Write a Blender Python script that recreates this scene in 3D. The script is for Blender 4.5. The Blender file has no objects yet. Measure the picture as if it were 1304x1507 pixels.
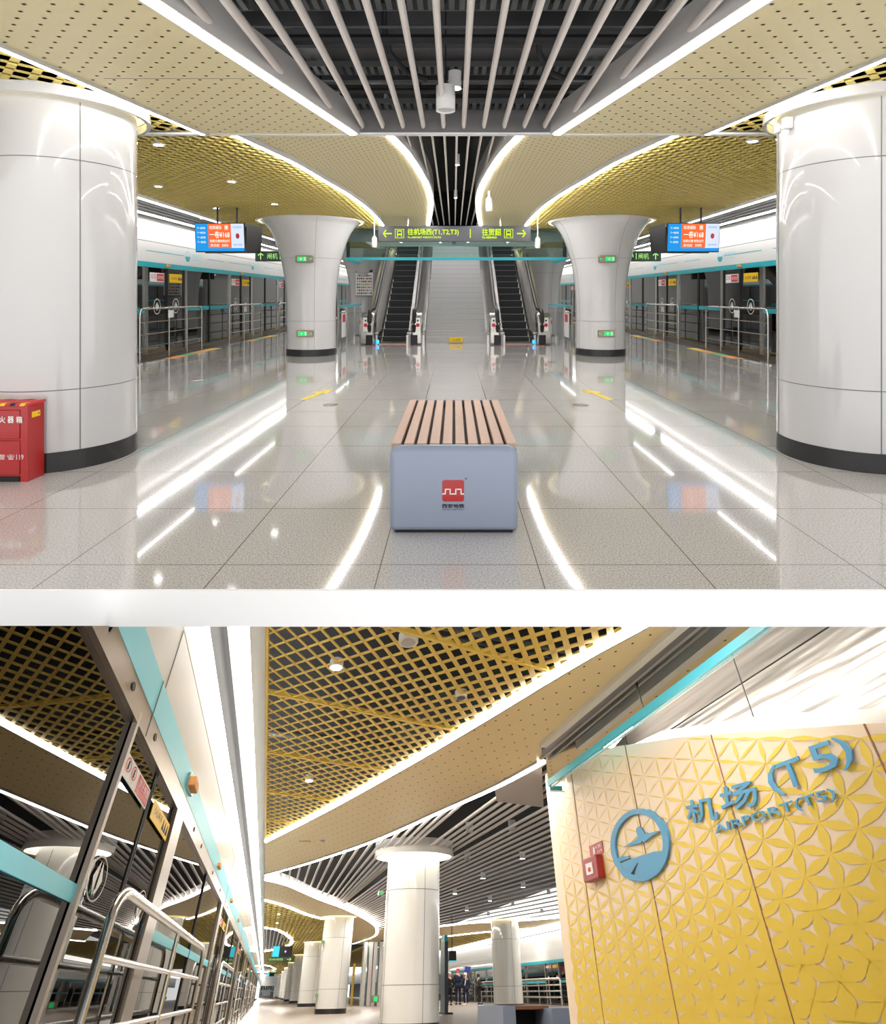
import bpy, bmesh, math, random
from mathutils import Matrix, Vector
random.seed(7)
C = bpy.context.scene.collection
scn = bpy.context.scene

# ------------------------------------------------------------------ camera, world, exposure
F_PX, PX, PY, EYE = 850.0, 668.0, 435.0, 1.3
cam = bpy.data.cameras.new('camera'); camo = bpy.data.objects.new('camera', cam); C.objects.link(camo)
cam.sensor_fit = 'HORIZONTAL'; cam.sensor_width = 36.0
cam.lens = F_PX / 1304 * 36
cam.shift_x = (652 - PX) / 1304; cam.shift_y = -(753.5 - PY) / 1304
cam.clip_start = 0.05; cam.clip_end = 600
camo.location = (0, 0, EYE); camo.rotation_euler = (math.pi / 2, 0, 0)
scn.camera = camo
wd = bpy.data.worlds.new('world'); scn.world = wd; wd.use_nodes = True
wd.node_tree.nodes['Background'].inputs[0].default_value = (1.0, 0.99, 0.98, 1)
wd.node_tree.nodes['Background'].inputs[1].default_value = 1.08
scn.view_settings.view_transform = 'Standard'; scn.view_settings.look = 'None'
scn.view_settings.exposure = 0.5; scn.view_settings.gamma = 1.0
scn.view_settings.use_curve_mapping = False
scn.cycles.max_bounces = 8; scn.cycles.transparent_max_bounces = 12
scn.cycles.sample_clamp_indirect = 6
STRIP1, STRIP1B, STRIP2, COVE, COVE2 = 13.0, 23.0, 23.0, 18.0, 17.0

# ------------------------------------------------------------------ materials
def lin(c):
    return tuple(((v / 255) / 12.92 if v / 255 <= 0.04045 else ((v / 255 + 0.055) / 1.055) ** 2.4) for v in c) + (1,)
MATS = {}
def mat(name, rgb, rough=0.5, metal=0.0, ior=1.5, noise=0.0, nscale=30, emit=0.0, bump=0.0, coat=0.0):
    if name in MATS: return MATS[name]
    m = bpy.data.materials.new(name); m.use_nodes = True; MATS[name] = m
    nt = m.node_tree; b = nt.nodes['Principled BSDF']
    col = lin(rgb)
    b.inputs['Base Color'].default_value = col
    b.inputs['Roughness'].default_value = rough; b.inputs['Metallic'].default_value = metal
    b.inputs['IOR'].default_value = ior
    b.inputs['Coat Weight'].default_value = coat; b.inputs['Coat Roughness'].default_value = 0.03
    if emit:
        b.inputs['Emission Color'].default_value = col; b.inputs['Emission Strength'].default_value = emit
    if noise or bump:
        tc = nt.nodes.new('ShaderNodeTexCoord'); n = nt.nodes.new('ShaderNodeTexNoise')
        n.inputs['Scale'].default_value = nscale; n.inputs['Detail'].default_value = 4
        nt.links.new(tc.outputs['Object'], n.inputs['Vector'])
        if noise:
            mx = nt.nodes.new('ShaderNodeMix'); mx.data_type = 'RGBA'
            mx.inputs['A'].default_value = tuple(v * (1 - noise) for v in col[:3]) + (1,)
            mx.inputs['B'].default_value = tuple(min(1, v * (1 + noise)) for v in col[:3]) + (1,)
            nt.links.new(n.outputs['Fac'], mx.inputs['Factor'])
            nt.links.new(mx.outputs['Result'], b.inputs['Base Color'])
        if bump:
            bp = nt.nodes.new('ShaderNodeBump'); bp.inputs['Strength'].default_value = bump; bp.inputs['Distance'].default_value = 0.01
            nt.links.new(n.outputs['Fac'], bp.inputs['Height']); nt.links.new(bp.outputs['Normal'], b.inputs['Normal'])
    return m
def glow(name, rgb, s):
    if name in MATS: return MATS[name]
    m = bpy.data.materials.new(name); m.use_nodes = True; MATS[name] = m
    nt = m.node_tree; nt.nodes.clear()
    e = nt.nodes.new('ShaderNodeEmission'); o = nt.nodes.new('ShaderNodeOutputMaterial')
    e.inputs[0].default_value = lin(rgb); e.inputs[1].default_value = s
    nt.links.new(e.outputs[0], o.inputs[0]); return m
def glass(name, tint, refl_ior, rough=0.0, base=0.0, refl=0.95):
    """thin pane: fresnel mix of mirror and tinted see-through"""
    m = bpy.data.materials.new(name); m.use_nodes = True; MATS[name] = m
    nt = m.node_tree; nt.nodes.clear()
    g = nt.nodes.new('ShaderNodeBsdfGlossy'); t = nt.nodes.new('ShaderNodeBsdfTransparent')
    f = nt.nodes.new('ShaderNodeFresnel'); mx = nt.nodes.new('ShaderNodeMixShader'); o = nt.nodes.new('ShaderNodeOutputMaterial')
    f.inputs[0].default_value = refl_ior; g.inputs['Roughness'].default_value = rough
    g.inputs['Color'].default_value = (refl, refl, refl, 1); t.inputs[0].default_value = lin(tint)
    mm = nt.nodes.new('ShaderNodeMath'); mm.operation = 'ADD'; mm.inputs[1].default_value = base; mm.use_clamp = True
    nt.links.new(f.outputs[0], mm.inputs[0]); nt.links.new(mm.outputs[0], mx.inputs[0])
    nt.links.new(t.outputs[0], mx.inputs[1]); nt.links.new(g.outputs[0], mx.inputs[2]); nt.links.new(mx.outputs[0], o.inputs[0])
    return m

def floor_mat(name, base, dark, tx, ty, ox, oy, rough, grout, coat=0.5):
    m = bpy.data.materials.new(name); m.use_nodes = True
    nt = m.node_tree; b = nt.nodes['Principled BSDF']; L = nt.links.new
    tc = nt.nodes.new('ShaderNodeTexCoord'); sp = nt.nodes.new('ShaderNodeSeparateXYZ'); L(tc.outputs['Object'], sp.inputs[0])
    n = nt.nodes.new('ShaderNodeTexNoise'); n.inputs['Scale'].default_value = 110; n.inputs['Detail'].default_value = 6; n.inputs['Roughness'].default_value = 0.75
    L(tc.outputs['Object'], n.inputs['Vector'])
    rp = nt.nodes.new('ShaderNodeValToRGB'); rp.color_ramp.elements[0].position = 0.36; rp.color_ramp.elements[1].position = 0.6
    rp.color_ramp.elements[0].color = lin(dark); rp.color_ramp.elements[1].color = lin(base); L(n.outputs['Fac'], rp.inputs[0])
    def math_(op, a, v=None, c=None):
        k = nt.nodes.new('ShaderNodeMath'); k.operation = op
        L(a, k.inputs[0])
        if v is not None:
            if isinstance(v, (int, float)): k.inputs[1].default_value = v
            else: L(v, k.inputs[1])
        return k.outputs[0]
    def joint(out, pitch, off):
        a = math_('SUBTRACT', out, off); a = math_('DIVIDE', a, pitch); a = math_('FRACT', a)
        a = math_('SUBTRACT', a, 0.5); a = math_('ABSOLUTE', a)
        return math_('GREATER_THAN', a, 0.5 - 0.0028 / pitch)
    j = math_('MAXIMUM', joint(sp.outputs['X'], tx, ox), joint(sp.outputs['Y'], ty, oy))
    mx = nt.nodes.new('ShaderNodeMix'); mx.data_type = 'RGBA'; L(j, mx.inputs['Factor']); L(rp.outputs[0], mx.inputs['A'])
    mx.inputs['B'].default_value = lin(grout); L(mx.outputs['Result'], b.inputs['Base Color'])
    b.inputs['Roughness'].default_value = rough; b.inputs['IOR'].default_value = 1.6
    b.inputs['Coat Weight'].default_value = coat; b.inputs['Coat Roughness'].default_value = 0.02
    return m

M = dict(
 white=mat('white_panel', (238, 238, 238), 0.22, coat=0.6, noise=0.01),
 pure=mat('bright_white_edge', (254, 254, 254), 0.8, noise=0.003),
 matt=mat('matt_white', (240, 240, 238), 0.6, noise=0.01),
 col=mat('column_enamel', (202, 202, 204), 0.16, coat=0.9, noise=0.01, nscale=4),
 col2=mat('column_enamel_warm', (240, 238, 231), 0.16, coat=0.9, noise=0.01, nscale=4),
 plinth=mat('black_plinth', (42, 42, 44), 0.3, noise=0.1),
 seam=mat('seam_grey', (120, 120, 120), 0.7, noise=0.05),
 beige=mat('perforated_panel', (212, 199, 155), 0.45, noise=0.02, nscale=3),
 beige2=mat('perforated_panel_warm', (238, 222, 176), 0.45, noise=0.02, nscale=3),
 hole=mat('perforation', (60, 50, 30), 0.9, noise=0.1),
 gold=mat('gold_grille', (218, 196, 104), 0.5, noise=0.05, nscale=5),
 gold2=mat('gold_grille_deep', (240, 208, 92), 0.4, noise=0.05, nscale=5),
 fascia=mat('grey_fascia', (190, 188, 186), 0.5, noise=0.02),
 slat=mat('slat_baffle', (220, 212, 206), 0.45, noise=0.02),
 dark=mat('plenum_black', (5, 5, 6), 0.95, noise=0.2, nscale=3),
 duct=mat('duct_grey', (78, 78, 80), 0.6, noise=0.15, nscale=5),
 duct2=mat('bulkhead_grey', (122, 120, 120), 0.6, noise=0.05),
 tray=mat('cable_tray', (84, 87, 88), 0.5, metal=0.3, noise=0.1),
 steel=mat('brushed_steel', (200, 198, 194), 0.25, metal=1.0, noise=0.05, nscale=60),
 postm=mat('satin_post', (186, 174, 162), 0.45, metal=0.35, noise=0.04),
 steel2=mat('bronze_steel', (150, 136, 120), 0.28, metal=0.9, noise=0.05, nscale=40),
 teal=mat('teal_trim', (40, 176, 190), 0.35, noise=0.03),
 aqua=mat('bright_aqua', (52, 200, 226), 0.35, noise=0.01),
 cyan=mat('cyan_band', (104, 206, 224), 0.4, noise=0.02),
 black=mat('black_rubber', (14, 14, 15), 0.4, noise=0.2),
 step=mat('escalator_step', (34, 36, 38), 0.45, metal=0.3, noise=0.15),
 stone=mat('stair_stone', (188, 187, 188), 0.35, noise=0.06, nscale=80),
 red=mat('fire_red', (178, 14, 18), 0.3, noise=0.04, coat=0.4),
 redm=mat('alarm_red', (158, 32, 36), 0.4, noise=0.04),
 yellow=mat('sign_yellow', (250, 205, 20), 0.5, noise=0.03),
 wood=mat('slat_wood', (198, 164, 144), 0.45, noise=0.08, nscale=40),
 brown=mat('bench_wood', (150, 98, 62), 0.4, noise=0.12, nscale=30),
 bench=mat('bench_grey', (146, 156, 176), 0.35, noise=0.015),
 dgrey=mat('sign_grey', (84, 84, 92), 0.5, noise=0.03),
 dgreen=mat('sign_dark_green', (36, 66, 50), 0.5, noise=0.03),
 ink=mat('black_ink', (25, 25, 28), 0.6, noise=0.05),
 whitep=mat('white_print', (245, 245, 245), 0.6, noise=0.01),
 blue=mat('logo_blue', (84, 158, 200), 0.5, noise=0.02),
 cream=mat('wall_cream', (238, 216, 188), 0.4, noise=0.01),
 petal=mat('petal_yellow', (230, 198, 66), 0.4, noise=0.02),
 pink=mat('sticker_red', (214, 50, 62), 0.5, noise=0.03),
 orange=mat('tactile_orange', (226, 160, 90), 0.6, noise=0.05),
 green=mat('tactile_green', (120, 180, 120), 0.6, noise=0.05),
 palegreen=mat('pale_green', (164, 196, 150), 0.6, noise=0.05),
 tyellow=mat('tactile_yellow', (226, 200, 90), 0.6, noise=0.05),
 band=mat('threshold_dark', (88, 84, 80), 0.25, noise=0.1, nscale=60),
 track=mat('track_wall', (46, 46, 46), 0.8, noise=0.2, nscale=2),
 louv=mat('louver_grey', (165, 165, 165), 0.5, noise=0.03),
 skin=mat('skin', (205, 160, 135), 0.6, noise=0.05),
 navy=mat('navy_cloth', (22, 28, 56), 0.85, noise=0.15),
 coat=mat('brown_cloth', (58, 44, 38), 0.85, noise=0.15),
 blk=mat('black_cloth', (20, 20, 22), 0.85, noise=0.15),
 totem=mat('totem_blue', (14, 34, 50), 0.3, noise=0.05),
 yel=mat('yellow_wall', (238, 196, 70), 0.5, noise=0.03),
 clad=mat('satin_cladding', (170, 163, 156), 0.22, metal=0.35, noise=0.02, nscale=2),
)
M['strip1'] = glow('strip_glow_cool', (255, 252, 250), STRIP1)
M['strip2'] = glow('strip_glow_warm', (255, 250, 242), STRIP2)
M['cove'] = glow('cove_glow', (255, 252, 248), COVE)
M['cove3'] = glow('soft_cove', (255, 251, 244), 2.5)
M['edge'] = glow('edge_line_glow', (255, 252, 250), 6.0)
M['strip1b'] = glow('strip_glow_far', (255, 252, 250), STRIP1B)
M['well'] = glow('added_well_glow', (255, 252, 250), 45.0)  # for the unseen bars added above the stairs
M['ring2'] = glow('ring_glow', (255, 248, 232), 6.0)
M['cove2'] = glow('cove_glow_warm', (255, 250, 242), COVE2)
M['halo'] = glow('halo_glow', (255, 236, 170), 1.5)
M['lamp'] = glow('downlight_glow', (255, 252, 248), 25)
M['lime'] = glow('sign_lime', (200, 240, 20), 0.9)
M['sgreen'] = glow('sign_green', (170, 235, 130), 0.9)
M['exitg'] = glow('exit_green', (60, 210, 120), 0.9)
M['tvblue'] = glow('screen_blue', (40, 150, 225), 0.8)
M['tvor'] = glow('screen_orange', (240, 110, 60), 0.8)
M['tvw'] = glow('screen_white', (215, 225, 250), 0.8)
M['tvtext'] = glow('screen_text', (255, 250, 240), 1.0)
M['tvcy'] = glow('screen_cyan', (80, 215, 235), 0.9)
M['bluelamp'] = glow('blue_lamp', (60, 170, 255), 2.0)
M['psd'] = glass('screen_door_glass', (96, 100, 102), 2.1, base=0.04)
M['psd2'] = glass('near_screen_glass', (96, 100, 102), 2.1, base=0.04, refl=0.62)
M['pane'] = glass('barrier_glass', (222, 236, 234), 1.5)
M['pane2'] = glass('soffit_glass', (196, 206, 196), 1.9, base=0.6)
M['balu'] = glass('balustrade_glass', (120, 125, 128), 1.6)

def brushed():
    m = bpy.data.materials.new('rippled_cladding'); m.use_nodes = True
    nt = m.node_tree; b = nt.nodes['Principled BSDF']; L = nt.links.new
    b.inputs['Base Color'].default_value = lin((196, 188, 180)); b.inputs['Metallic'].default_value = 0.35; b.inputs['Roughness'].default_value = 0.3
    tc = nt.nodes.new('ShaderNodeTexCoord'); mp = nt.nodes.new('ShaderNodeMapping'); mp.inputs['Scale'].default_value = (1, 0.22, 5)
    n = nt.nodes.new('ShaderNodeTexNoise'); n.inputs['Scale'].default_value = 1.6; n.inputs['Detail'].default_value = 2
    bp = nt.nodes.new('ShaderNodeBump'); bp.inputs['Strength'].default_value = 1.0; bp.inputs['Distance'].default_value = 0.05
    L(tc.outputs['Object'], mp.inputs[0]); L(mp.outputs[0], n.inputs['Vector']); L(n.outputs['Fac'], bp.inputs['Height']); L(bp.outputs['Normal'], b.inputs['Normal'])
    return m
M['ripple'] = brushed()

# ------------------------------------------------------------------ frames (upper hall = world, lower hall = its own upright frame)
H1 = Matrix.Identity(4)
def pdir(px, py): return Vector((px - PX, F_PX, PY - py)).normalized()
F2 = pdir(389, 1462); U2 = pdir(655, -272); R2 = F2.cross(U2).normalized(); U2 = R2.cross(F2).normalized()
S2 = 1.45
R3 = Matrix((R2, F2, U2)).transposed()
H2 = Matrix.Translation((0, 0, EYE)) @ R3.to_4x4() @ Matrix.Scale(S2, 4)
CEIL2, FLOOR2 = 1.6, -0.42
CLIPZ = EYE - 485 / 850 * 2.558 - 0.006
R3T = R3.transposed()
def ray2(px, py): return R3T @ Vector((px - PX, F_PX, PY - py))
def onz(px, py, z=CEIL2): r = ray2(px, py); return r * (z / r.z)
def onx(px, py, x): r = ray2(px, py); return r * (x / r.x)

# ------------------------------------------------------------------ mesh collector
class MB:
    def __init__(s): s.v = []; s.f = []; s.m = []; s.mats = []
    def mi(s, m):
        if m not in s.mats: s.mats.append(m)
        return s.mats.index(m)
    def add(s, vs, fs, m):
        o = len(s.v); k = s.mi(m); s.v += [Vector(v) for v in vs]
        for f in fs: s.f.append([i + o for i in f]); s.m.append(k)
    def box(s, x0, x1, y0, y1, z0, z1, m):
        if x0 > x1: x0, x1 = x1, x0
        if y0 > y1: y0, y1 = y1, y0
        if z0 > z1: z0, z1 = z1, z0
        s.add([(x, y, z) for z in (z0, z1) for y in (y0, y1) for x in (x0, x1)],
              [(0, 2, 3, 1), (4, 5, 7, 6), (0, 1, 5, 4), (2, 6, 7, 3), (0, 4, 6, 2), (1, 3, 7, 5)], m); return s
    def quad(s, a, b, c, d, m): s.add([a, b, c, d], [(0, 1, 2, 3)], m); return s
    def prism(s, pts, z0, z1, m, cap=True):
        """plan polygon (x,y) extruded in z"""
        n = len(pts)
        s.add([(p[0], p[1], z0) for p in pts] + [(p[0], p[1], z1) for p in pts],
              [(i, (i + 1) % n, (i + 1) % n + n, i + n) for i in range(n)] + ([tuple(range(n))[::-1], tuple(range(n, 2 * n))] if cap else []), m); return s
    def slab(s, pts, org, u, v, w, th, m):
        """polygon in plane (u,v) extruded along w"""
        org, u, v, w = Vector(org), Vector(u), Vector(v), Vector(w); n = len(pts)
        a = [org + u * p[0] + v * p[1] for p in pts]
        s.add(a + [q + w * th for q in a], [(i, (i + 1) % n, (i + 1) % n + n, i + n) for i in range(n)] + [tuple(range(n))[::-1], tuple(range(n, 2 * n))], m); return s
    def lathe(s, prof, m, cx=0, cy=0, seg=48, a0=0, a1=2 * math.pi):
        full = abs(a1 - a0 - 2 * math.pi) < 1e-6; n = seg if full else seg + 1
        vs = [(cx + r * math.cos(a0 + (a1 - a0) * i / seg), cy + r * math.sin(a0 + (a1 - a0) * i / seg), z) for r, z in prof for i in range(n)]
        fs = []
        for k in range(len(prof) - 1):
            for i in range(seg):
                j = (i + 1) % n if full else i + 1
                fs.append((k * n + i, k * n + j, (k + 1) * n + j, (k + 1) * n + i))
        s.add(vs, fs, m); return s
    def disc(s, cx, cy, z, r, m, seg=24, up=False):
        p = [(cx + r * math.cos(2 * math.pi * i / seg), cy + r * math.sin(2 * math.pi * i / seg), z) for i in range(seg)]
        s.add(p, [tuple(range(seg)) if up else tuple(range(seg))[::-1]], m); return s
    def tube(s, pts, r, m, seg=10, ry=None):
        pts = [Vector(p) for p in pts]; ring = []; ry = ry or r
        for i, p in enumerate(pts):
            d = (pts[min(i + 1, len(pts) - 1)] - pts[max(i - 1, 0)]).normalized()
            a = d.cross(Vector((0, 0, 1)))
            a = Vector((1, 0, 0)) if a.length < 1e-3 else a.normalized()
            b = d.cross(a).normalized()
            ring += [p + a * (r * math.cos(2 * math.pi * k / seg)) + b * (ry * math.sin(2 * math.pi * k / seg)) for k in range(seg)]
        n = len(pts); fs = []
        for i in range(n - 1):
            for k in range(seg):
                j = (k + 1) % seg; fs.append((i * seg + k, i * seg + j, (i + 1) * seg + j, (i + 1) * seg + k))
        fs += [tuple(range(seg))[::-1], tuple((n - 1) * seg + k for k in range(seg))]
        s.add(ring, fs, m); return s
    def ribbon(s, pts, w, z0, z1, m):
        """closed-section ribbon of width w following plan points"""
        pts = [Vector((p[0], p[1], 0)) for p in pts]; Lf, Rt = [], []
        for i, p in enumerate(pts):
            d = (pts[min(i + 1, len(pts) - 1)] - pts[max(i - 1, 0)]).normalized(); n = Vector((-d.y, d.x, 0))
            Lf.append(p + n * w / 2); Rt.append(p - n * w / 2)
        n = len(pts); vs = []
        for z in (z0, z1):
            for q in Lf + Rt: vs.append((q.x, q.y, z))
        fs = []
        for i in range(n - 1):
            fs += [(i, i + 1, n + i + 1, n + i), (2 * n + i, 3 * n + i, 3 * n + i + 1, 2 * n + i + 1),
                   (i, 2 * n + i, 2 * n + i + 1, i + 1), (n + i, n + i + 1, 3 * n + i + 1, 3 * n + i)]
        fs += [(0, n, 3 * n, 2 * n), (n - 1, 3 * n - 1, 4 * n - 1, 2 * n - 1)]
        s.add(vs, fs, m); return s
    def wallstrip(s, pts, z0, z1, m, th=0.02):
        return s.ribbon(pts, th, z0, z1, m)

LOC = {}; FR = {}; WM = {}
def setp(o, label=None, cat=None, group=None, kind=None):
    if label: o['label'] = label
    if cat: o['category'] = cat
    if group: o['group'] = group
    if kind: o['kind'] = kind
    return o
def thing(name, label, cat, loc, frame=H1, group=None):
    o = bpy.data.objects.new(name, None); C.objects.link(o); o.empty_display_size = 0.1
    o.matrix_world = frame @ Matrix.Translation(Vector(loc)); LOC[o.name] = Vector(loc); FR[o.name] = frame; WM[o.name] = frame @ Matrix.Translation(Vector(loc))
    return setp(o, label, cat, group)
def make(mb, name, parent=None, frame=H1, label=None, cat=None, group=None, kind=None, smooth=True, bevel=0, origin=None):
    if not mb.v: return None
    if parent is not None:
        loc = LOC[parent.name]; frame = FR[parent.name]
    elif origin is not None: loc = Vector(origin)
    else:
        xs = [v.x for v in mb.v]; ys = [v.y for v in mb.v]
        loc = Vector(((min(xs) + max(xs)) / 2, (min(ys) + max(ys)) / 2, min(v.z for v in mb.v)))
    me = bpy.data.meshes.new(name); me.from_pydata([v - loc for v in mb.v], [], mb.f)
    for m in mb.mats: me.materials.append(m)
    me.polygons.foreach_set('material_index', mb.m)
    W = WM[parent.name] if parent is not None else frame @ Matrix.Translation(loc)
    bm = bmesh.new(); bm.from_mesh(me)
    if frame is H2:
        zs = [(W @ v.co).z for v in bm.verts]
        if max(zs) > CLIPZ:
            # the lower hall stops under the floor slab of the upper one; the piece standing out in front of the slab stops a little lower than its edge
            Wi = W.inverted(); WT = W.to_3x3().transposed()
            def cut(b, co, no):
                bmesh.ops.bisect_plane(b, geom=b.verts[:] + b.edges[:] + b.faces[:], plane_co=Wi @ Vector(co), plane_no=(WT @ Vector(no)).normalized(), clear_outer=True)
            front = bm.copy()
            cut(bm, (0, 2.5, 0), (0, -1, 0)); cut(bm, (0, 0, CLIPZ), (0, 0, 1))
            cut(front, (0, 2.5, 0), (0, 1, 0)); cut(front, (0, 0, EYE), (0, 486.0, 850.0))
            if front.faces:
                tm = bpy.data.meshes.new('tmp'); front.to_mesh(tm); bm.from_mesh(tm); bpy.data.meshes.remove(tm)
            front.free()
            if not bm.faces: bm.free(); return None
    bmesh.ops.recalc_face_normals(bm, faces=bm.faces[:])
    bm.to_mesh(me); bm.free()
    if smooth: me.shade_smooth(); me.set_sharp_from_angle(angle=math.radians(35))
    o = bpy.data.objects.new(name, me); C.objects.link(o)
    if parent is not None: o.parent = parent
    else: o.matrix_world = W
    LOC[o.name] = loc; FR[o.name] = frame; WM[o.name] = W
    if bevel:
        b = o.modifiers.new('bevel', 'BEVEL'); b.width = bevel; b.segments = 2; b.limit_method = 'ANGLE'
    return setp(o, label, cat, group, kind)

def copy_thing(root, name, loc, label, frame=H1, rot=0.0):
    r = root.copy(); r.name = name; C.objects.link(r); r.matrix_world = frame @ Matrix.Translation(Vector(loc)) @ Matrix.Rotation(rot, 4, 'Z'); r['label'] = label
    for ch in list(root.children):
        c = ch.copy(); C.objects.link(c); c.parent = r
        for g in ch.children:
            d = g.copy(); C.objects.link(d); d.parent = c
    return r

_tc = {}
def text_geo(body, ext=0.0):
    k = (body, ext)
    if k in _tc: return _tc[k]
    cu = bpy.data.curves.new('t', 'FONT'); cu.body = body; cu.size = 1; cu.extrude = ext; cu.align_x = 'CENTER'; cu.align_y = 'CENTER'; cu.resolution_u = 2
    o = bpy.data.objects.new('t', cu); C.objects.link(o); bpy.context.view_layer.update()
    me = bpy.data.meshes.new_from_object(o.evaluated_get(bpy.context.evaluated_depsgraph_get()))
    vs = [v.co.copy() for v in me.vertices]; fs = [tuple(p.vertices) for p in me.polygons]
    bpy.data.objects.remove(o); bpy.data.curves.remove(cu); bpy.data.meshes.remove(me)
    _tc[k] = (vs, fs); return _tc[k]
def text(mb, body, c, u, v, w, h, m, ext=0.0, bold=0.0, italic=0.0):
    """text centred at c, u = reading direction, v = up; w = total width or None, h = glyph height"""
    vs, fs = text_geo(body, 0.0); u, v, c = Vector(u).normalized(), Vector(v).normalized(), Vector(c); n = u.cross(v)
    x0, x1 = min(q.x for q in vs), max(q.x for q in vs); y0, y1 = min(q.y for q in vs), max(q.y for q in vs)
    sy = h / (y1 - y0); sx = (w / (x1 - x0)) if w else sy
    offs = [(0, 0)] if not bold else [(-bold, 0), (bold, 0), (0, bold), (0, -bold)]
    for i, (bx, by) in enumerate(offs):
        P = []
        for q in vs:
            X = (q.x - (x0 + x1) / 2) * sx + bx; Y = (q.y - (y0 + y1) / 2) * sy + by
            P.append(c + u * (X + italic * Y) + v * Y + n * (0.0004 * i))
        mb.add(P, fs, m)
        if ext:
            bk = [p - n * ext for p in P]; o = len(mb.v) - len(P)
            ed = {}
            for f in fs:
                for a, b in zip(f, f[1:] + f[:1]): ed[(a, b)] = ed.get((a, b), 0) + 1
            side = [(a, b) for (a, b) in ed if (b, a) not in ed]
            mb.v += bk; k = mb.mi(m)
            for a, b in side: mb.f.append([o + a, o + b, o + len(P) + b, o + len(P) + a]); mb.m.append(k)
    return mb

def inside(p, poly):
    x, y = p; c = False; n = len(poly)
    for i in range(n):
        x1, y1 = poly[i]; x2, y2 = poly[(i + 1) % n]
        if (y1 > y) != (y2 > y) and x < (x2 - x1) * (y - y1) / (y2 - y1) + x1: c = not c
    return c
def clipline(p, d, poly):
    """segments of the infinite line p + t d inside polygon"""
    ts = []; n = len(poly)
    for i in range(n):
        ax, ay = poly[i]; bx, by = poly[(i + 1) % n]
        ex, ey = bx - ax, by - ay; det = d[0] * (-ey) + ex * d[1]
        if abs(det) < 1e-12: continue
        rx, ry = ax - p[0], ay - p[1]
        t = (rx * (-ey) + ex * ry) / det; s = (d[0] * ry - d[1] * rx) / det
        if 0 <= s < 1: ts.append(t)
    ts.sort()
    return [(ts[i], ts[i + 1]) for i in range(0, len(ts) - 1, 2)]
def lattice(mb, poly, A, B, o, wfun, z0, z1, m):
    """two families of bars through lattice o + i A + j B, clipped to polygon"""
    det = A[0] * B[1] - A[1] * B[0]
    def ij(p): rx, ry = p[0] - o[0], p[1] - o[1]; return ((rx * B[1] - ry * B[0]) / det, (A[0] * ry - A[1] * rx) / det)
    I = [ij(p) for p in poly]
    for fam in (0, 1):
        lo = math.floor(min(q[fam] for q in I)); hi = math.ceil(max(q[fam] for q in I))
        st, dr = (A, B) if fam == 0 else (B, A); L = math.hypot(*dr); nx, ny = -dr[1] / L, dr[0] / L
        for k in range(lo, hi + 1):
            p = (o[0] + st[0] * k, o[1] + st[1] * k)
            for t0, t1 in clipline(p, dr, poly):
                nseg = max(1, int((t1 - t0) * L / 2.0) + 1)
                a = []
                for i in range(nseg + 1):
                    t = t0 + (t1 - t0) * i / nseg; x, y = p[0] + dr[0] * t, p[1] + dr[1] * t; w = wfun(x, y) / 2
                    a.append(((x + nx * w, y + ny * w), (x - nx * w, y - ny * w)))
                n = nseg + 1
                vs = [(q[0][0], q[0][1], z) for z in (z0, z1) for q in a] + [(q[1][0], q[1][1], z) for z in (z0, z1) for q in a]
                fs = []
                for i in range(nseg):
                    fs += [(i, i + 1, 2 * n + i + 1, 2 * n + i), (i, n + i, n + i + 1, i + 1), (2 * n + i, 2 * n + i + 1, 3 * n + i + 1, 3 * n + i)]
                mb.add(vs, fs, m)
    return mb
def holes(mb, poly, v1, v2, o, hx, hy, z, m, margin=0.04, shape=None):
    det = v1[0] * v2[1] - v1[1] * v2[0]
    def ij(p): rx, ry = p[0] - o[0], p[1] - o[1]; return ((rx * v2[1] - ry * v2[0]) / det, (v1[0] * ry - v1[1] * rx) / det)
    I = [ij(p) for p in poly]
    for i in range(math.floor(min(q[0] for q in I)), math.ceil(max(q[0] for q in I)) + 1):
        for j in range(math.floor(min(q[1] for q in I)), math.ceil(max(q[1] for q in I)) + 1):
            x, y = o[0] + v1[0] * i + v2[0] * j, o[1] + v1[1] * i + v2[1] * j
            if all(inside((x + a, y + b), poly) for a, b in ((-margin, 0), (margin, 0), (0, margin), (0, -margin))):
                mb.quad((x - hx, y - hy, z), (x + hx, y - hy, z), (x + hx, y + hy, z), (x - hx, y + hy, z), m)
    return mb
def spline(pts, n=8):
    out = []; P = [Vector((p[0], p[1])) for p in pts]
    for i in range(len(P) - 1):
        p0, p1, p2, p3 = P[max(i - 1, 0)], P[i], P[i + 1], P[min(i + 2, len(P) - 1)]
        for k in range(n):
            t = k / n
            q = 0.5 * ((2 * p1) + (p2 - p0) * t + (2 * p0 - 5 * p1 + 4 * p2 - p3) * t * t + (3 * p1 - p0 - 3 * p2 + p3) * t ** 3)
            out.append((q.x, q.y))
    out.append((P[-1].x, P[-1].y)); return out
ORD = ['nearest', 'second', 'third', 'fourth', 'fifth', 'sixth', 'seventh', 'eighth', 'ninth', 'tenth']

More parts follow.
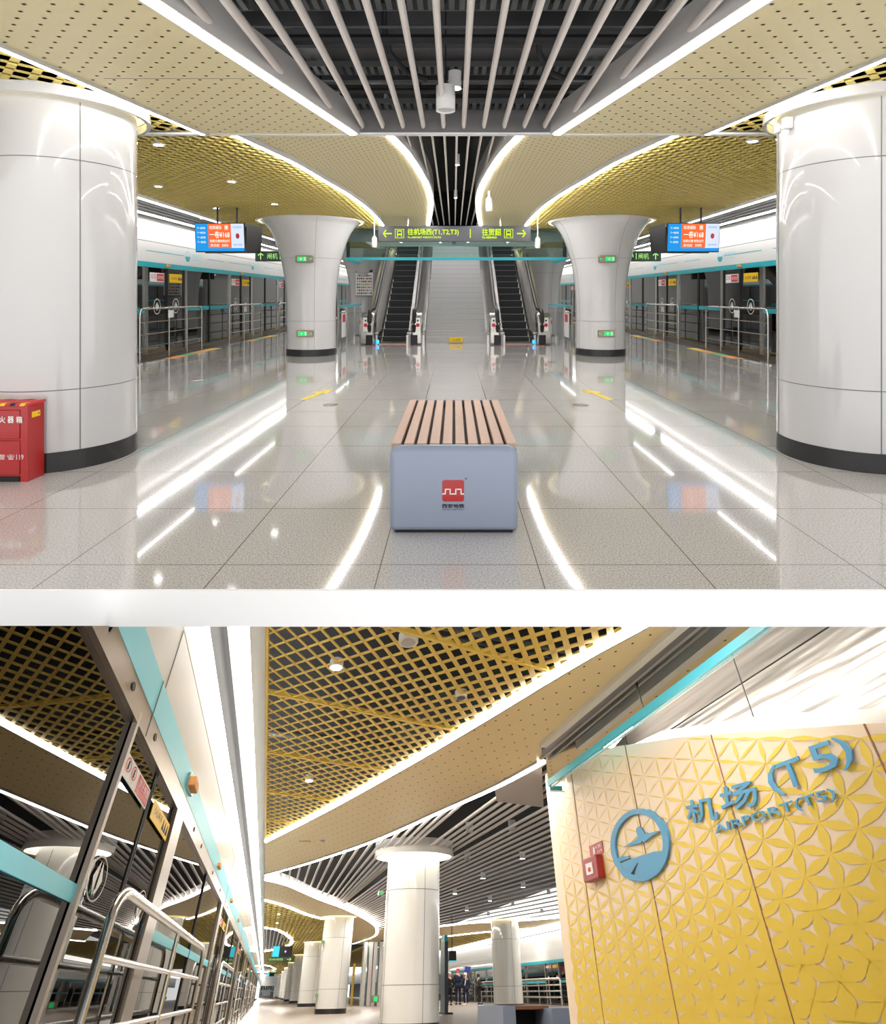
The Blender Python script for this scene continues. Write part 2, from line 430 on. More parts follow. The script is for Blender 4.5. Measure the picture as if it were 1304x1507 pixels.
# =================================================================== UPPER HALL : structure
ZC1, ZC2 = 2.80, 2.93
FY0 = 2.558
mfloor = floor_mat('terrazzo', (222, 220, 220), (150, 147, 146), 0.757, 0.735, 0.404, 2.79, 0.07, (120, 112, 108))
mb = MB().box(-6.0, 6.0, FY0, 46, -0.155, 0, mfloor)
make(mb, 'floor', kind='structure', origin=(0, 0, 0))
mb = MB().box(-9, 9, FY0 - 0.012, FY0 - 0.0005, -0.1596, 0.0, M['pure']); make(mb, 'trim_1', kind='structure')
for sg in (-1, 1):
    mb = MB().box(sg * 6.0, sg * 6.52, FY0, 46, -0.155, 0, M['band']); make(mb, 'floor', kind='structure')
    mb = MB().box(sg * 9.0, sg * 6.52, FY0, 46, -0.155, -0.12, M['track']); make(mb, 'floor', kind='structure')
    mb = MB().box(sg * 8.9, sg * 9.0, FY0, 46, -0.155, 4.2, M['track']); make(mb, 'wall_left' if sg < 0 else 'wall_right', kind='structure')
make(MB().box(-9, 9, 46, 46.2, -0.15, 7, M['matt']), 'wall_back', kind='structure')

# plenum
mb = MB().box(-9, 9, -0.5, 5.5, 3.75, 3.9, M['dark']).box(-9, 9, 5.5, 46, 3.9, 4.05, M['dark'])
mb.box(-9, 9, -0.55, -0.5, 2.8, 3.9, M['dark'])
# the opening above the stairs is cut out by building the roof in strips there
mb = MB().box(-9, 9, -0.5, 14.6, 3.9, 4.05, M['dark']).box(-9, -2.7, 14.6, 46, 3.9, 4.05, M['dark']).box(2.7, 9, 14.6, 46, 3.9, 4.05, M['dark'])
mb.box(-2.9, 2.9, 14.4, 14.6, 2.95, 3.9, M['dark'])
make(mb, 'ceiling', kind='structure')

def in1(y): return -1.544 + (y - 2.93) * 0.2517
def out1(y): return -2.733 + (y - 3.493) * 0.222
YA, YB = 1.6, 5.357
IN2 = spline([(-.70, 5.50), (-.647, 5.914), (-.540, 6.63), (-.446, 7.74), (-.392, 8.94), (-.423, 10.58), (-.60, 13.4)])
OUT2 = spline([(-2.22, 5.50), (-2.136, 5.914), (-1.93, 6.859), (-1.80, 7.917), (-1.66, 9.15), (-1.58, 10.82), (-1.64, 13.3), (-2.0, 14.0), (-2.62, 14.6)])
for sg in (-1, 1):
    mx = (lambda x: x) if sg < 0 else (lambda x: 0.02 - x)
    side = 'left' if sg < 0 else 'right'
    ptsI = [(mx(in1(y)), y) for y in (YA, YB)]; ptsO = [(mx(out1(y)), y) for y in (YA, YB)]
    poly = ptsI + ptsO[::-1]
    mb = MB().prism(poly, ZC1, ZC1 + 0.03, M['beige'])
    q = 0.0745
    holes(mb, poly, (q, -q * sg * -1), (q, q * sg * -1), (mx(-2.51), 3.27), 0.0105, 0.0085, ZC1 - 0.0015, M['hole'], 0.07)
    # thin panel joint
    mb.box(mx(-2.42), mx(-1.33), 3.99, 3.994, ZC1 - 0.001, ZC1, M['seam'])
    make(mb, 'ceiling', kind='structure', smooth=False)
    # grey upstand towards the slats
    make(MB().wallstrip([(x - sg * 0.05, y) for x, y in ptsI], ZC1 - 0.004, ZC1 + 0.22, M['fascia'], 0.02), 'trim_2', kind='structure')
    make(MB().wallstrip([(x + sg * 0.045, y) for x, y in ptsI], ZC1 - 0.006, ZC1 + 0.02, M['fascia'], 0.018), 'trim_2', kind='structure')
    make(MB().wallstrip([(x - sg * 0.045, y) for x, y in ptsO], ZC1 - 0.02, ZC1 + 0.06, M['fascia'], 0.018), 'trim_2', kind='structure')
    tO = [(x + sg * 0.0, y) for x, y in ptsO]
    make(MB().ribbon(ptsI, 0.062, ZC1 - 0.012, ZC1 + 0.02, M['strip1']), 'strip_light', label=f'straight white light strip along the {side} edge of the open slats, nearest the viewer', cat='ceiling light', group='front light strips')
    make(MB().ribbon(tO, 0.055, ZC1 - 0.012, ZC1 + 0.02, M['strip1']), 'strip_light', label=f'straight white light strip running over the near {side} white column', cat='ceiling light', group='front light strips')
    # golden slotted panel above near column
    gp = [(mx(out1(YA) - 0.05), YA), (mx(out1(YB) - 0.05), YB), (mx(-7), YB), (mx(-7), YA)]
    mb = lattice(MB(), gp, (0.10, 0.10), (-0.10, 0.10), (0, 0), lambda x, y: 0.088, ZC1 + 0.03, ZC1 + 0.042, M['gold'])
    make(mb, 'ceiling', kind='structure', smooth=False)
    # ---- second ceiling
    I = [(mx(x), y) for x, y in IN2]; O = [(mx(x), y) for x, y in OUT2]
    poly = I + [(mx(-2.62), 14.6)][:0] + O[::-1]
    mb = MB().prism(poly, ZC2, ZC2 + 0.03, M['beige'])
    q = 0.06
    holes(mb, poly, (q, q), (q, -q), (0, 6), 0.009, 0.008, ZC2 - 0.0015, M['hole'], 0.06)
    make(mb, 'ceiling', kind='structure', smooth=False)
    make(MB().wallstrip([(x - sg * 0.045, y) for x, y in I], ZC2 - 0.003, ZC2 + 0.3, M['fascia'], 0.02), 'trim_2', kind='structure')
    make(MB().wallstrip([(x - sg * 0.055, y) for x, y in O], ZC2 - 0.05, ZC2 + 0.03, M['fascia'], 0.03), 'trim_2', kind='structure')
    make(MB().ribbon(I, 0.062, ZC2 - 0.012, ZC2 + 0.02, M['strip1b']), 'strip_light', label=f'curved white light strip along the {side} side of the narrow far slats', cat='ceiling light', group='curved light strips')
    make(MB().ribbon([p for p in O if p[1] < 13.35], 0.062, ZC2 - 0.05, ZC2 + 0.0, M['strip1b']), 'strip_light', label=f'curved white light strip sweeping past the {side} flared column', cat='ceiling light', group='curved light strips')
    gp = [(x + sg * 0.02, y) for x, y in O] + [(mx(-2.7), 14.62), (mx(-2.7), 45), (mx(-5.05), 45), (mx(-5.05), YB + 0.05)]
    mb = lattice(MB(), gp, (0.09, 0.09), (-0.09, 0.09), (0, 0), lambda x, y: 0.044, ZC2 + 0.0, ZC2 + 0.012, M['gold'])
    make(mb, 'ceiling', kind='structure', smooth=False)
    # grille edge strip and louvres above the platform doors
    make(MB().box(mx(-5.05), mx(-5.13), YB, 45, ZC2 - 0.05, ZC2 + 0.08, M['white']), 'trim_3', kind='structure')
    mb = MB().box(mx(-5.15), mx(-6.6), YB, 45, 3.25, 3.28, M['dark'])
    for k in range(7):
        x = -5.28 - k * 0.19
        mb.box(mx(x), mx(x - 0.10), YB, 45, ZC2 + 0.02, ZC2 + 0.10, M['louv'])
    make(mb, 'ceiling', kind='structure', smooth=False)
    make(MB().box(mx(-5.06), mx(-5.11), YB + 0.1, 44, ZC2 - 0.065, ZC2 - 0.052, M['edge']), 'strip_light', label=f'long thin light line at the outer edge of the {side} gold grille', cat='ceiling light', group='edge light lines')

# cross beam, bulkhead, slats
make(MB().box(-5.6, 5.6, YB, YB + 0.06, ZC1 - 0.004, ZC1 + 0.014, M['white']).box(-5.6, 5.6, YB + 0.02, YB + 0.04, ZC1 + 0.014, ZC1 + 0.24, M['duct2']), 'trim_4', kind='structure')
mb = MB()
for k in range(-12, 13):
    x = -0.096 + 0.187 * k
    ye = YB - 0.03
    yl = ye
    if abs(x - 0.01) > 0.92:   # ends where the diagonal strip edge crosses it
        yl = 2.93 + (-(abs(x - 0.01)) - 0.03 + 1.544 ) / 0.2517
    if yl < 1.7: continue
    mb.tube([(x, 1.6, ZC1 + 0.075), (x, min(ye, yl), ZC1 + 0.075)], 0.021, M['slat'], 12, 0.036)
make(mb, 'ceiling', kind='structure')
mb = MB()
for k in range(-6, 7):
    x = 0.03 + 0.132 * k
    mb.tube([(x, 5.46, ZC2 + 0.09), (x, 13.9, ZC2 + 0.09)], 0.014, M['slat'], 8, 0.03)
make(mb, 'ceiling', kind='structure')

# services above the slats
def cable_tray(y, z, lab):
    t = thing('cable_tray', lab, 'cable tray', (0, y, z), group='cable trays above the slats')
    mb = MB()
    for s in (-1, 1): mb.box(-3.2, 3.2, y + s * 0.09 - 0.004, y + s * 0.09 + 0.004, z, z + 0.045, M['tray'])
    make(mb, 'side_rail', t)
    mb = MB()
    for i in range(98): mb.box(-3.2 + i * 0.066, -3.2 + i * 0.066 + 0.036, y - 0.09, y + 0.09, z + 0.002, z + 0.008, M['tray'])
    make(mb, 'rungs', t)
    for x in (-1.2, -.3, .62, 1.5): make(MB().tube([(x, y, z), (x, y, 3.9)], 0.006, M['ink'], 6), 'hanger_rod', t)
cable_tray(3.62, 3.13, 'perforated grey cable tray high above the slats at the top of the photo')
cable_tray(4.78, 3.16, 'perforated cable tray behind the hanging cylinder lamps')
cable_tray(5.20, 3.0, 'lowest perforated cable tray just before the cross beam')
for (y, z, r, lab) in ((4.15, 3.14, 0.035, 'dark horizontal pipe crossing above the middle of the slats'), (5.0, 3.07, 0.022, 'thin dark pipe crossing just behind the lit cylinder lamp')):
    make(MB().tube([(-3.2, y, z), (3.2, y, z)], r, M['ink']).tube([(-3.2, y, z + 0.09), (3.2, y, z + 0.09)], 0.012, M['tray']), 'ceiling_pipe', label=lab, cat='pipe')
for (x0, x1, y0, y1, z0, z1, lab) in ((-2.6, -0.55, 2.9, 3.9, 3.35, 3.7, 'broad black air duct above the left slats'), (0.15, 2.6, 2.9, 4.0, 3.35, 3.7, 'broad black air duct above the right slats')):
    make(MB().box(x0, x1, y0, y1, z0, z1, M['ink']), 'air_duct', label=lab, cat='air duct', bevel=0.02)
for (y, lab) in ((4.55, 'grey concrete beam above the slats behind the dark pipe'), (5.28, 'grey concrete beam above the slats closest to the cross beam')):
    make(MB().box(-3.4, 3.4, y, y + 0.25 if y < 5 else y + .06, 3.25, 3.9, M['duct']), 'ceiling_beam', label=lab, cat='beam')
for (x, y, lab) in ((-0.52, 4.3, 'bent black hose hanging left of the cylinder lamps'), (0.62, 4.3, 'black conduit dropping right of the cylinder lamps')):
    make(MB().tube([(x, y, 3.85), (x, y, 3.3), (x + 0.03, y + .1, 3.15), (x + 0.14, y + .3, 3.08), (x + 0.3, y + .4, 3.06)], 0.022, M['ink']), 'conduit', label=lab, cat='conduit')

def can_lamp(x, y, z, r, h, label, lit, name='cylinder_lamp', group=None):
    t = thing(name, label, 'ceiling lamp' if lit else 'speaker', (x, y, z), group=group)
    make(MB().lathe([(r * 0.8, z + 0.012), (r, z), (r, z + h), (0.004, z + h)], M['white'], x, y, 24), 'housing', t)
    make(MB().disc(x, y, z + 0.01, r * 0.82, M['lamp'] if lit else M['fascia']), 'lens' if lit else 'grille', t)
    make(MB().tube([(x, y, z + h), (x, y, 3.9)], 0.006, M['ink'], 6), 'rod', t)
can_lamp(0.008, 4.80, 3.02, 0.055, 0.14, 'lit white cylinder downlight between the front slats', True)
can_lamp(-0.065, 4.55, 2.755, 0.076, 0.19, 'unlit white cylinder hanging through the front slats', False, 'cylinder_speaker')
can_lamp(0.045, 7.4, 2.97, 0.03, 0.14, 'small lit cylinder downlight among the narrow far slats', True)
can_lamp(0.03, 9.9, 2.97, 0.03, 0.14, 'smallest lit cylinder downlight deep in the far slats', True)

# recessed downlights in the grille
dl = [(233, 214, 'left'), (341, 268, 'left'), (233, 275, 'left'), (318, 307, 'left'), (404, 301, 'left'), (298, 322, 'left'), (1113, 296, 'right'), (1108, 209, 'right')]
for i, (px, py, sd) in enumerate(dl):
    z = ZC2 - 0.012; y = (z - EYE) * 850 / (435 - py); x = (px - 668) / 850 * y
    t = thing('recessed_downlight', ['', 'upper left', 'lowest', '', '', '', '', ''][0] + ['round downlight in the left gold grille right beside the near column top', 'round downlight in the left grille above the monitor', 'downlight in the left grille below the one beside the column top', 'downlight in the left grille just above the monitor edge', 'downlight in the left grille nearest the flared column', 'downlight low over the left louvres beside the monitor', 'downlight over the right louvres near the grille edge', 'downlight in the right gold grille beside the near column'][i], 'ceiling lamp', (x, y, z), group='recessed downlights')
    make(MB().lathe([(0.05, z), (0.07, z), (0.07, z + 0.05)], M['white'], x, y, 20), 'rim', t)
    make(MB().disc(x, y, z + 0.004, 0.05, M['lamp']), 'lens', t)

# =================================================================== UPPER HALL : columns
def seamed(mb, cx, cy, r, z0, z1, angs, rings, m):
    for a in angs:
        ca, sa = math.cos(a), math.sin(a)
        x, y = cx + r * ca, cy + r * sa
        mb.tube([(x, y, z0), (x, y, z1)], 0.004, m, 6)
    for z in rings:
        mb.lathe([(r + 0.001, z - 0.0035), (r + 0.003, z), (r + 0.001, z + 0.0035)], m, cx, cy, 64)
def straight_column(cx, cy, r, top, label, seam_px, frame=H1, z0=0.0, m='col', rings=(0.6, 2.318), lip=0.635, lz=2.755, sc=1.0, ringglow='halo', angs=None):
    t = thing('round_column', label, 'column', (cx, cy, z0), frame, group='round columns')
    ph = 0.145 * sc
    make(MB().lathe([(r, z0 + ph), (r, top)], M[m], cx, cy, 96), 'shaft', t)
    make(MB().lathe([(r + 0.006, z0), (r + 0.006, z0 + ph), (r, z0 + ph)], M['plinth'], cx, cy, 96), 'plinth', t)
    if angs is None:
        a0 = seam_px; angs = [a0 + math.pi / 2 * k for k in range(4)]
    mb = MB(); seamed(mb, cx, cy, r, z0 + ph, lz, angs, rings, M['seam']); make(mb, 'seam', t)
    h = top - lz
    c = make(MB().lathe([(r, lz + h * .9), (lip - 0.03 * sc, lz + h * .9), (lip - 0.03 * sc, lz), (lip, lz), (lip, lz + h)], M[m], cx, cy, 96), 'halo_cap', t)
    make(MB().lathe([(r + 0.005, lz + h * .88), (lip - 0.035 * sc, lz + h * .88)], M[ringglow], cx, cy, 96), 'light_ring', c)
    return t
straight_column(-3.19, 4.72, 0.53, 2.84, 'massive white round column at far left with black plinth, beside the red fire box', math.atan2(4.39 - 4.72, -2.856 + 3.19))
rc = straight_column(3.24, 4.72, 0.53, 2.84, 'massive white round column at far right with black plinth', math.atan2(-.49, -.12))
# small sensors on the right near column
for (px, y, z0, z1, lab) in ((1146, 4.84, 2.66, 2.74, 'small white sensor box at the very left edge of the near right column'), (1157, 4.66, 2.64, 2.73, 'small white camera box high on the near right column')):
    x = (px - 668) / 850 * y
    t = thing('wall_sensor', lab, 'sensor', (x, y, z0))
    make(MB().box(x - 0.03, x + 0.03, y - 0.05, y + 0.02, z0, z1, M['white']), 'housing', t, bevel=0.008)
    make(MB().box(x - 0.02, x + 0.02, y - 0.055, y - 0.05, z0 + 0.01, z0 + 0.03, M['fascia']), 'lens', t)

def flared_column(cx, cy, label):
    t = thing('flared_column', label, 'column', (cx, cy, 0), group='flared columns')
    prof = [(0.535, 0.145), (0.535, 0.9), (0.545, 1.25), (0.57, 1.6), (0.61, 1.9), (0.67, 2.15), (0.74, 2.38), (0.80, 2.54), (0.88, 2.70), (0.97, 2.83), (1.05, 2.90), (1.08, 2.94)]
    pr = []
    P = spline(prof, 5)
    make(MB().lathe(P, M['col'], cx, cy, 96), 'shaft', t)
    make(MB().lathe([(0.545, 0), (0.545, 0.145), (0.53, 0.145)], M['plinth'], cx, cy, 96), 'plinth', t)
    mb = MB()
    for k in range(4):
        a = -math.pi / 2 + 0.35 + k * math.pi / 2
        mb.tube([(cx + (r + 0.001) * math.cos(a), cy + (r + 0.001) * math.sin(a), z) for r, z in P[:-4]], 0.003, M['seam'], 6)
    for z, r in ((0.75, 0.535), (2.1, 0.66)): mb.lathe([(r, z - 0.003), (r + 0.003, z), (r, z + 0.003)], M['seam'], cx, cy, 64)
    make(mb, 'seam', t)
    c = make(MB().lathe([(1.06, 2.925), (1.14, 2.925), (1.16, 2.90), (1.18, 2.925), (1.18, 2.96)], M['col'], cx, cy, 96), 'halo_cap', t)
    make(MB().lathe([(1.085, 2.922), (1.135, 2.922)], M['halo'], cx, cy, 96), 'light_ring', c)
    return t
flared_column(-3.16, 12.82, 'white flared column left of the escalators, with two green exit plates')
flared_column(3.25, 12.82, 'white flared column right of the escalators, with two green exit plates')
flared_column(-3.2, 20.9, 'far white column left of the escalator carrying an information poster')
flared_column(3.25, 20.9, 'far white column just right of the right escalator')

def exit_plate(px, py, flip, lab):
    # on the flared columns, facing the viewer
    cx = -3.16 if px < 668 else 3.25
    y0 = 12.25 if py > 430 else 12.08
    z = EYE + (435 - py) / 850 * y0; x = (px - 668) / 850 * y0
    t = thing('exit_plate', lab, 'exit sign', (x, y0, z), group='exit plates on the flared columns')
    b = make(MB().box(x - 0.18, x + 0.18, y0, y0 + 0.12, z - 0.07, z + 0.07, M['steel2']), 'frame', t, bevel=0.01)
    ox = -0.04 if not flip else 0.04
    make(MB().box(x + ox - 0.09, x + ox + 0.10, y0 - 0.006, y0, z - 0.045, z + 0.045, M['exitg']), 'lit_panel', t)
    mb = MB().tube([(x + ox - 0.02, y0 - 0.012, z - 0.03), (x + ox - 0.02, y0 - 0.012, z + 0.02)], 0.008, M['whitep'], 6)
    mb.box(x + ox - 0.035, x + ox + 0.01, y0 - 0.01, y0 - 0.007, z + 0.0, z + 0.008, M['whitep']).box(x + ox + 0.05, x + ox + 0.08, y0 - 0.01, y0 - 0.007, z - 0.035, z + 0.035, M['whitep'])
    make(mb, 'pictogram', t)
    d = -1 if flip else 1
    xa = x + d * 0.13
    mb = MB().box(xa - 0.03, xa + 0.03, y0 - 0.006, y0 - 0.001, z - 0.006, z + 0.006, M['exitg'])
    mb.add([(xa + d * 0.045, y0 - 0.005, z), (xa + d * 0.015, y0 - 0.005, z - 0.025), (xa + d * 0.015, y0 - 0.005, z + 0.025)], [(0, 1, 2)], M['exitg'])
    make(mb, 'arrow', t)
exit_plate(447, 381, False, 'upper green exit plate on the left flared column')
exit_plate(448, 491, False, 'lower green exit plate on the left flared column')
exit_plate(895, 381, True, 'upper green exit plate on the right flared column')
exit_plate(893, 491, True, 'lower green exit plate on the right flared column')

# poster on third column
x0, x1 = -2.62 - 0.95, -2.62 - 0.32
yp = 20.28
def pxx(px, y): return (px - 668) / 850 * y
def pzz(py, y): return EYE + (435 - py) / 850 * y
t = thing('information_poster', 'tall poster of small coloured pictograms on the far left column', 'poster', (pxx(536, yp), yp, pzz(436, yp)))
make(MB().box(pxx(523.5, yp), pxx(548.5, yp), yp, yp + 0.1, pzz(436, yp), pzz(397, yp), M['whitep']), 'board', t)
make(MB().box(pxx(523.5, yp), pxx(548.5, yp), yp - 0.008, yp, pzz(401, yp), pzz(397, yp), M['totem']).box(pxx(523.5, yp), pxx(548.5, yp), yp - 0.008, yp, pzz(436, yp), pzz(435, yp), M['totem']), 'header_bar', t)
mb = MB()
rnd = random.Random(3)
for r in range(7):
    for c in range(8):
        px, py = 525.5 + c * 2.8, 404.5 + r * 4.3
        m = rnd.choice(['pink', 'orange', 'pink', 'dgrey', 'navy', 'green', 'fascia'])
        mb.box(pxx(px, yp), pxx(px + 1.8, yp), yp - 0.005, yp, pzz(py + 2.4, yp), pzz(py, yp), M[m])
make(mb, 'pictograms', t)

# =================================================================== UPPER HALL : platform screen doors
XP = 6.5
ZG = 1.92      # underside of header
def arrow_glyph(mb, c, u, v, w, h, m, ang):
    """arrow pointing along rotated u"""
    u, v, c = Vector(u), Vector(v), Vector(c); ca, sa = math.cos(ang), math.sin(ang)
    pts = [(-.5, -.07), (.3, -.07), (.05, -.36), (.2, -.42), (.5, 0), (.2, .42), (.05, .36), (.3, .07), (-.5, .07)]
    p = [c + u * ((x * ca - y * sa) * w) + v * ((x * sa + y * ca) * h) for x, y in pts]
    n = u.cross(v)
    mb.add(p, [(0, 1, 2, 3, 4, 5, 6, 7, 8)], m); return mb
for sg in (-1, 1):
    side = 'left' if sg < 0 else 'right'
    X = sg * XP; n = -sg      # facing direction n*x
    u = Vector((0, 1, 0)) if sg < 0 else Vector((0, -1, 0)); v = Vector((0, 0, 1))
    h = thing('route_header', f'long white and teal header above the {side} platform doors with line map', 'header panel', (X, 25, ZG))
    make(MB().box(X, X + sg * 0.3, FY0, 45, ZG + 0.10, ZG + 0.535, M['white']), 'map_panel', h)
    make(MB().box(X - sg * 0.012, X + sg * 0.3, FY0, 45, ZG - 0.01, ZG + 0.10, M['teal']), 'teal_band', h)
    mb = MB()
    for yy in [5 + 4.55 * k for k in range(9)]:
        mb.box(X - sg * 0.004, X - sg * 0.001, yy - 1.9, yy - 0.2, ZG + 0.33, ZG + 0.345, M['teal'])
        mb.box(X - sg * 0.004, X - sg * 0.001, yy + 1.15, yy + 2.2, ZG + 0.33, ZG + 0.345, M['teal'])
        mb.slab([(0.13 * math.cos(a * math.pi / 8), 0.13 * math.sin(a * math.pi / 8)) for a in range(8, 17)], Vector((X - sg * 0.003, yy, ZG + 0.33)), u, v, (n, 0, 0), 0.002, M['teal'])
        for a in range(16):
            a0, a1 = a * math.pi / 8, (a + 1) * math.pi / 8
            mb.quad(*[Vector((X - sg * 0.004, yy, ZG + 0.33)) + u * (r * math.cos(b)) + v * (r * math.sin(b)) for r, b in ((0.11, a0), (0.13, a0), (0.13, a1), (0.11, a1))], M['cyan'])
        text(mb, '机场(T5)', Vector((X - sg * 0.004, yy, ZG + 0.36)) + u * 0.5, u, v, 0.55, 0.12, M['cyan'])
        text(mb, 'AIRPORT(T5)', Vector((X - sg * 0.004, yy, ZG + 0.26)) + u * 0.5, u, v, 0.5, 0.05, M['cyan'])
    make(mb, 'line_map', h, smooth=False)
    make(MB().box(X + sg * 0.02, X + sg * 0.3, FY0, 45, ZG + 0.55, 3.0, M['white']), 'wall_left' if sg < 0 else 'wall_right', kind='structure')
    make(MB().box(X - sg * 0.32, X - sg * 0.22, FY0, 45, 2.95, 3.0, M['cove']), 'strip_light', label=f'bright cove light line above the white {side} platform wall', cat='ceiling light', group='cove light lines')
    # sill
    make(MB().box(X - sg * 0.06, X + sg * 0.12, FY0, 45, 0, 0.06, M['steel2']), 'trim_5', kind='structure')
    pitch = 4.55; proto = None
    for k in range(-1, 7):
        yc = 13.1 + pitch * k
        # sliding door pair
        t = thing('sliding_platform_door', f'dark glass sliding door pair on the {side} platform, {ORD[k + 1]} from the viewer', 'door', (X, yc, 0), group=f'sliding doors on the {side} platform')
        for q in (-1, 1):
            y0, y1 = (yc - 0.83, yc - 0.02) if q < 0 else (yc + 0.02, yc + 0.83)
            L = make(MB().box(X + sg * 0.02, X + sg * 0.04, y0, y1, 0.06, ZG, M['psd']), 'door_leaf', t)
            if k < 5:
                mb = MB()
                for ya in (y0, y1 - 0.035): mb.box(X + sg * 0.01, X + sg * 0.05, ya, ya + 0.035, 0.06, ZG, M['ink'])
                mb.box(X + sg * 0.01, X + sg * 0.05, y0, y1, 0.06, 0.14, M['steel2'])
                make(mb, 'leaf_frame', L)
                ym = (y0 + y1) / 2
                mb = MB(); col = 'whitep' if k > 3 else 'whitep'
                left_leaf = (q < 0) == (sg < 0)
                yst = ym
                mb.box(X + sg * 0.008, X + sg * 0.018, yst - 0.30, yst + 0.30, 1.60, 1.80, M['whitep'] if left_leaf else M['yellow'])
                lab = 'red and white warning sticker' if left_leaf else 'yellow caution sticker'
                xx = X + sg * 0.006
                if left_leaf:
                    cc = Vector((xx, yst, 1.70)) + u * 0.13
                    mb.slab([(-.15, -.08), (.15, -.08), (.15, .08), (-.15, .08)], cc, u, v, (n, 0, 0), 0.002, M['pink'])
                    text(mb, '请勿倚靠', cc + Vector((n * 0.004, 0, 0)), u, v, 0.26, 0.08, M['whitep'])
                    for dx in (-.22, -.1):
                        for a in range(12):
                            a0, a1 = a * math.pi / 6, (a + 1) * math.pi / 6
                            mb.quad(*[Vector((xx, yst, 1.72)) + u * (dx + r * math.cos(b)) + v * (r * math.sin(b)) for r, b in ((0.035, a0), (0.047, a0), (0.047, a1), (0.035, a1))], M['pink'])
                else:
                    text(mb, '小心夹手', Vector((xx, yst, 1.70)) - u * 0.1, u, v, 0.28, 0.07, M['ink'])
                    for dx in (.12, .19, .26):
                        mb.slab([(-.03, -.04), (.03, -.04), (0, .05)], Vector((xx, yst, 1.70)) + u * dx, u, v, (n, 0, 0), 0.002, M['ink'])
                make(mb, 'warning_sticker', L, label=lab, smooth=False)
                mb = MB()
                for a in range(24):
                    a0, a1 = a * math.pi / 12, (a + 1) * math.pi / 12
                    mb.quad(*[Vector((X + sg * 0.012, ym, 1.06)) + u * (r * math.cos(b)) + v * (r * 1.15 * math.sin(b)) for r, b in ((0.135, a0), (0.15, a0), (0.15, a1), (0.135, a1))], M['whitep'])
                for d in (-1, 1):
                    mb.add([Vector((X + sg * 0.012, ym, 1.06)) + u * (d * a) + v * b for a, b in ((0.01, -.1), (0.075, 0), (0.01, .1))], [(0, 1, 2)], M['whitep'])
                make(mb, 'opening_mark', L, label='round white arrow mark', smooth=False)
        # steel posts beside the doors
        for d in (-1, 1):
            yp_ = yc + d * 0.90
            make(MB().box(X - sg * 0.01, X + sg * 0.10, yp_ - 0.06, yp_ + 0.06, 0.06, ZG, M['steel']), 'door_post', t)
        # fixed glass panel up to the next door
        ya, yb = yc + 0.96, yc + pitch - 0.96
        t = thing('fixed_glass_panel', f'fixed dark glass screen, {side} platform, just beyond the {ORD[k + 1]} door pair', 'glass screen', (X, (ya + yb) / 2, 0.06), group=f'fixed screens on the {side} platform')
        make(MB().box(X + sg * 0.02, X + sg * 0.04, ya, yb, 0.06, ZG, M['psd']), 'pane', t)
        make(MB().box(X + sg * 0.008, X + sg * 0.018, ya, yb, 0.93, 1.03, M['teal']), 'teal_band', t)
        make(MB().box(X + sg * 0.0, X + sg * 0.06, (ya + yb) / 2 - 0.035, (ya + yb) / 2 + 0.035, 0.06, ZG, M['ink']), 'mullion', t)
        # little orange lamp on header
        if k < 4:
            t = thing('door_indicator', f'small orange indicator on the {side} teal band above the {ORD[k + 1]} door pair', 'indicator lamp', (X - sg * 0.02, yc, ZG + 0.02), group='door indicators')
            make(MB().box(X - sg * 0.05, X - sg * 0.012, yc - 0.08, yc + 0.08, ZG + 0.02, ZG + 0.08, M['orange']), 'lens', t, bevel=0.01)
            make(MB().box(X - sg * 0.02, X - sg * 0.0, yc - 0.1, yc + 0.1, ZG + 0.01, ZG + 0.09, M['steel']), 'base', t)
        # coloured floor guide marks
        if 0 <= k < 4:
            xf = sg * 5.74
            mb = MB()
            for i, (m_, w_) in enumerate((('orange', .42), ('green', .2), ('orange', .42), ('tyellow', .3))):
                yy = yc - 1.2 + i * 0.6
                mb.box(xf, xf + sg * 0.24, yy, yy + 0.55, 0.0005, 0.004, M[m_])
            make(mb, 'floor_guide_mark', label=f'orange and green floor marking before the {ORD[k + 1]} {side} door pair', cat='floor marking', group='floor guide marks')
    # waiting rails in front of each door
    xf = sg * 6.2
    def rail(y0, y1, label):
        t = thing('waiting_rail', label, 'railing', (xf, (y0 + y1) / 2, 0), group=f'steel rails on the {side} platform')
        r = 0.022; R_ = 0.13
        pts = [(xf, y0, 0)] + [(xf, y0, 1.03 - R_)] + [(xf, y0 + R_ - R_ * math.cos(a), 1.03 - R_ + R_ * math.sin(a)) for a in (0.4, 0.8, 1.2, 1.57)]
        pts += [(xf, y1 - R_ + R_ * math.sin(a), 1.03 - R_ + R_ * math.cos(a)) for a in (0, 0.4, 0.8, 1.2, 1.57)] + [(xf, y1, 0)]
        make(MB().tube(pts, r, M['steel'], 12), 'frame', t)
        for z in (0.76, 0.52, 0.26): make(MB().tube([(xf, y0, z), (xf, y1, z)], 0.013, M['steel'], 8), 'crossbar', t)
        for yy in (y0 + (y1 - y0) * 0.42, y0 + (y1 - y0) * 0.72): make(MB().tube([(xf, yy, 0), (xf, yy, 1.02)], 0.016, M['steel'], 8), 'post', t)
        c = MB().box(xf - sg * 0.02 , xf - sg * 0.03, y0 + (y1 - y0) * 0.42 - 0.08, y0 + (y1 - y0) * 0.42 + 0.14, 0.82, 0.98, M['whitep'])
        make(c, 'notice_card', t)
    for i, (y0, y1) in enumerate(((11.4, 14.2), (15.95, 18.6), (20.5, 23.2), (25.0, 27.7))):
        rail(y0, y1, f'curved-corner steel waiting rail on the {side} platform, {ORD[i]} from the viewer')
    # suspended wayfinding sign
    y = 14.6; xa, xb = (-5.0, -3.95) if sg < 0 else (4.55, 5.28)
    if sg > 0: xa, xb = pxx(925, y), pxx(973, y)
    else: xa, xb = pxx(375.5, y), pxx(424, y)
    z0, z1 = pzz(384.5, y), pzz(369.5, y)
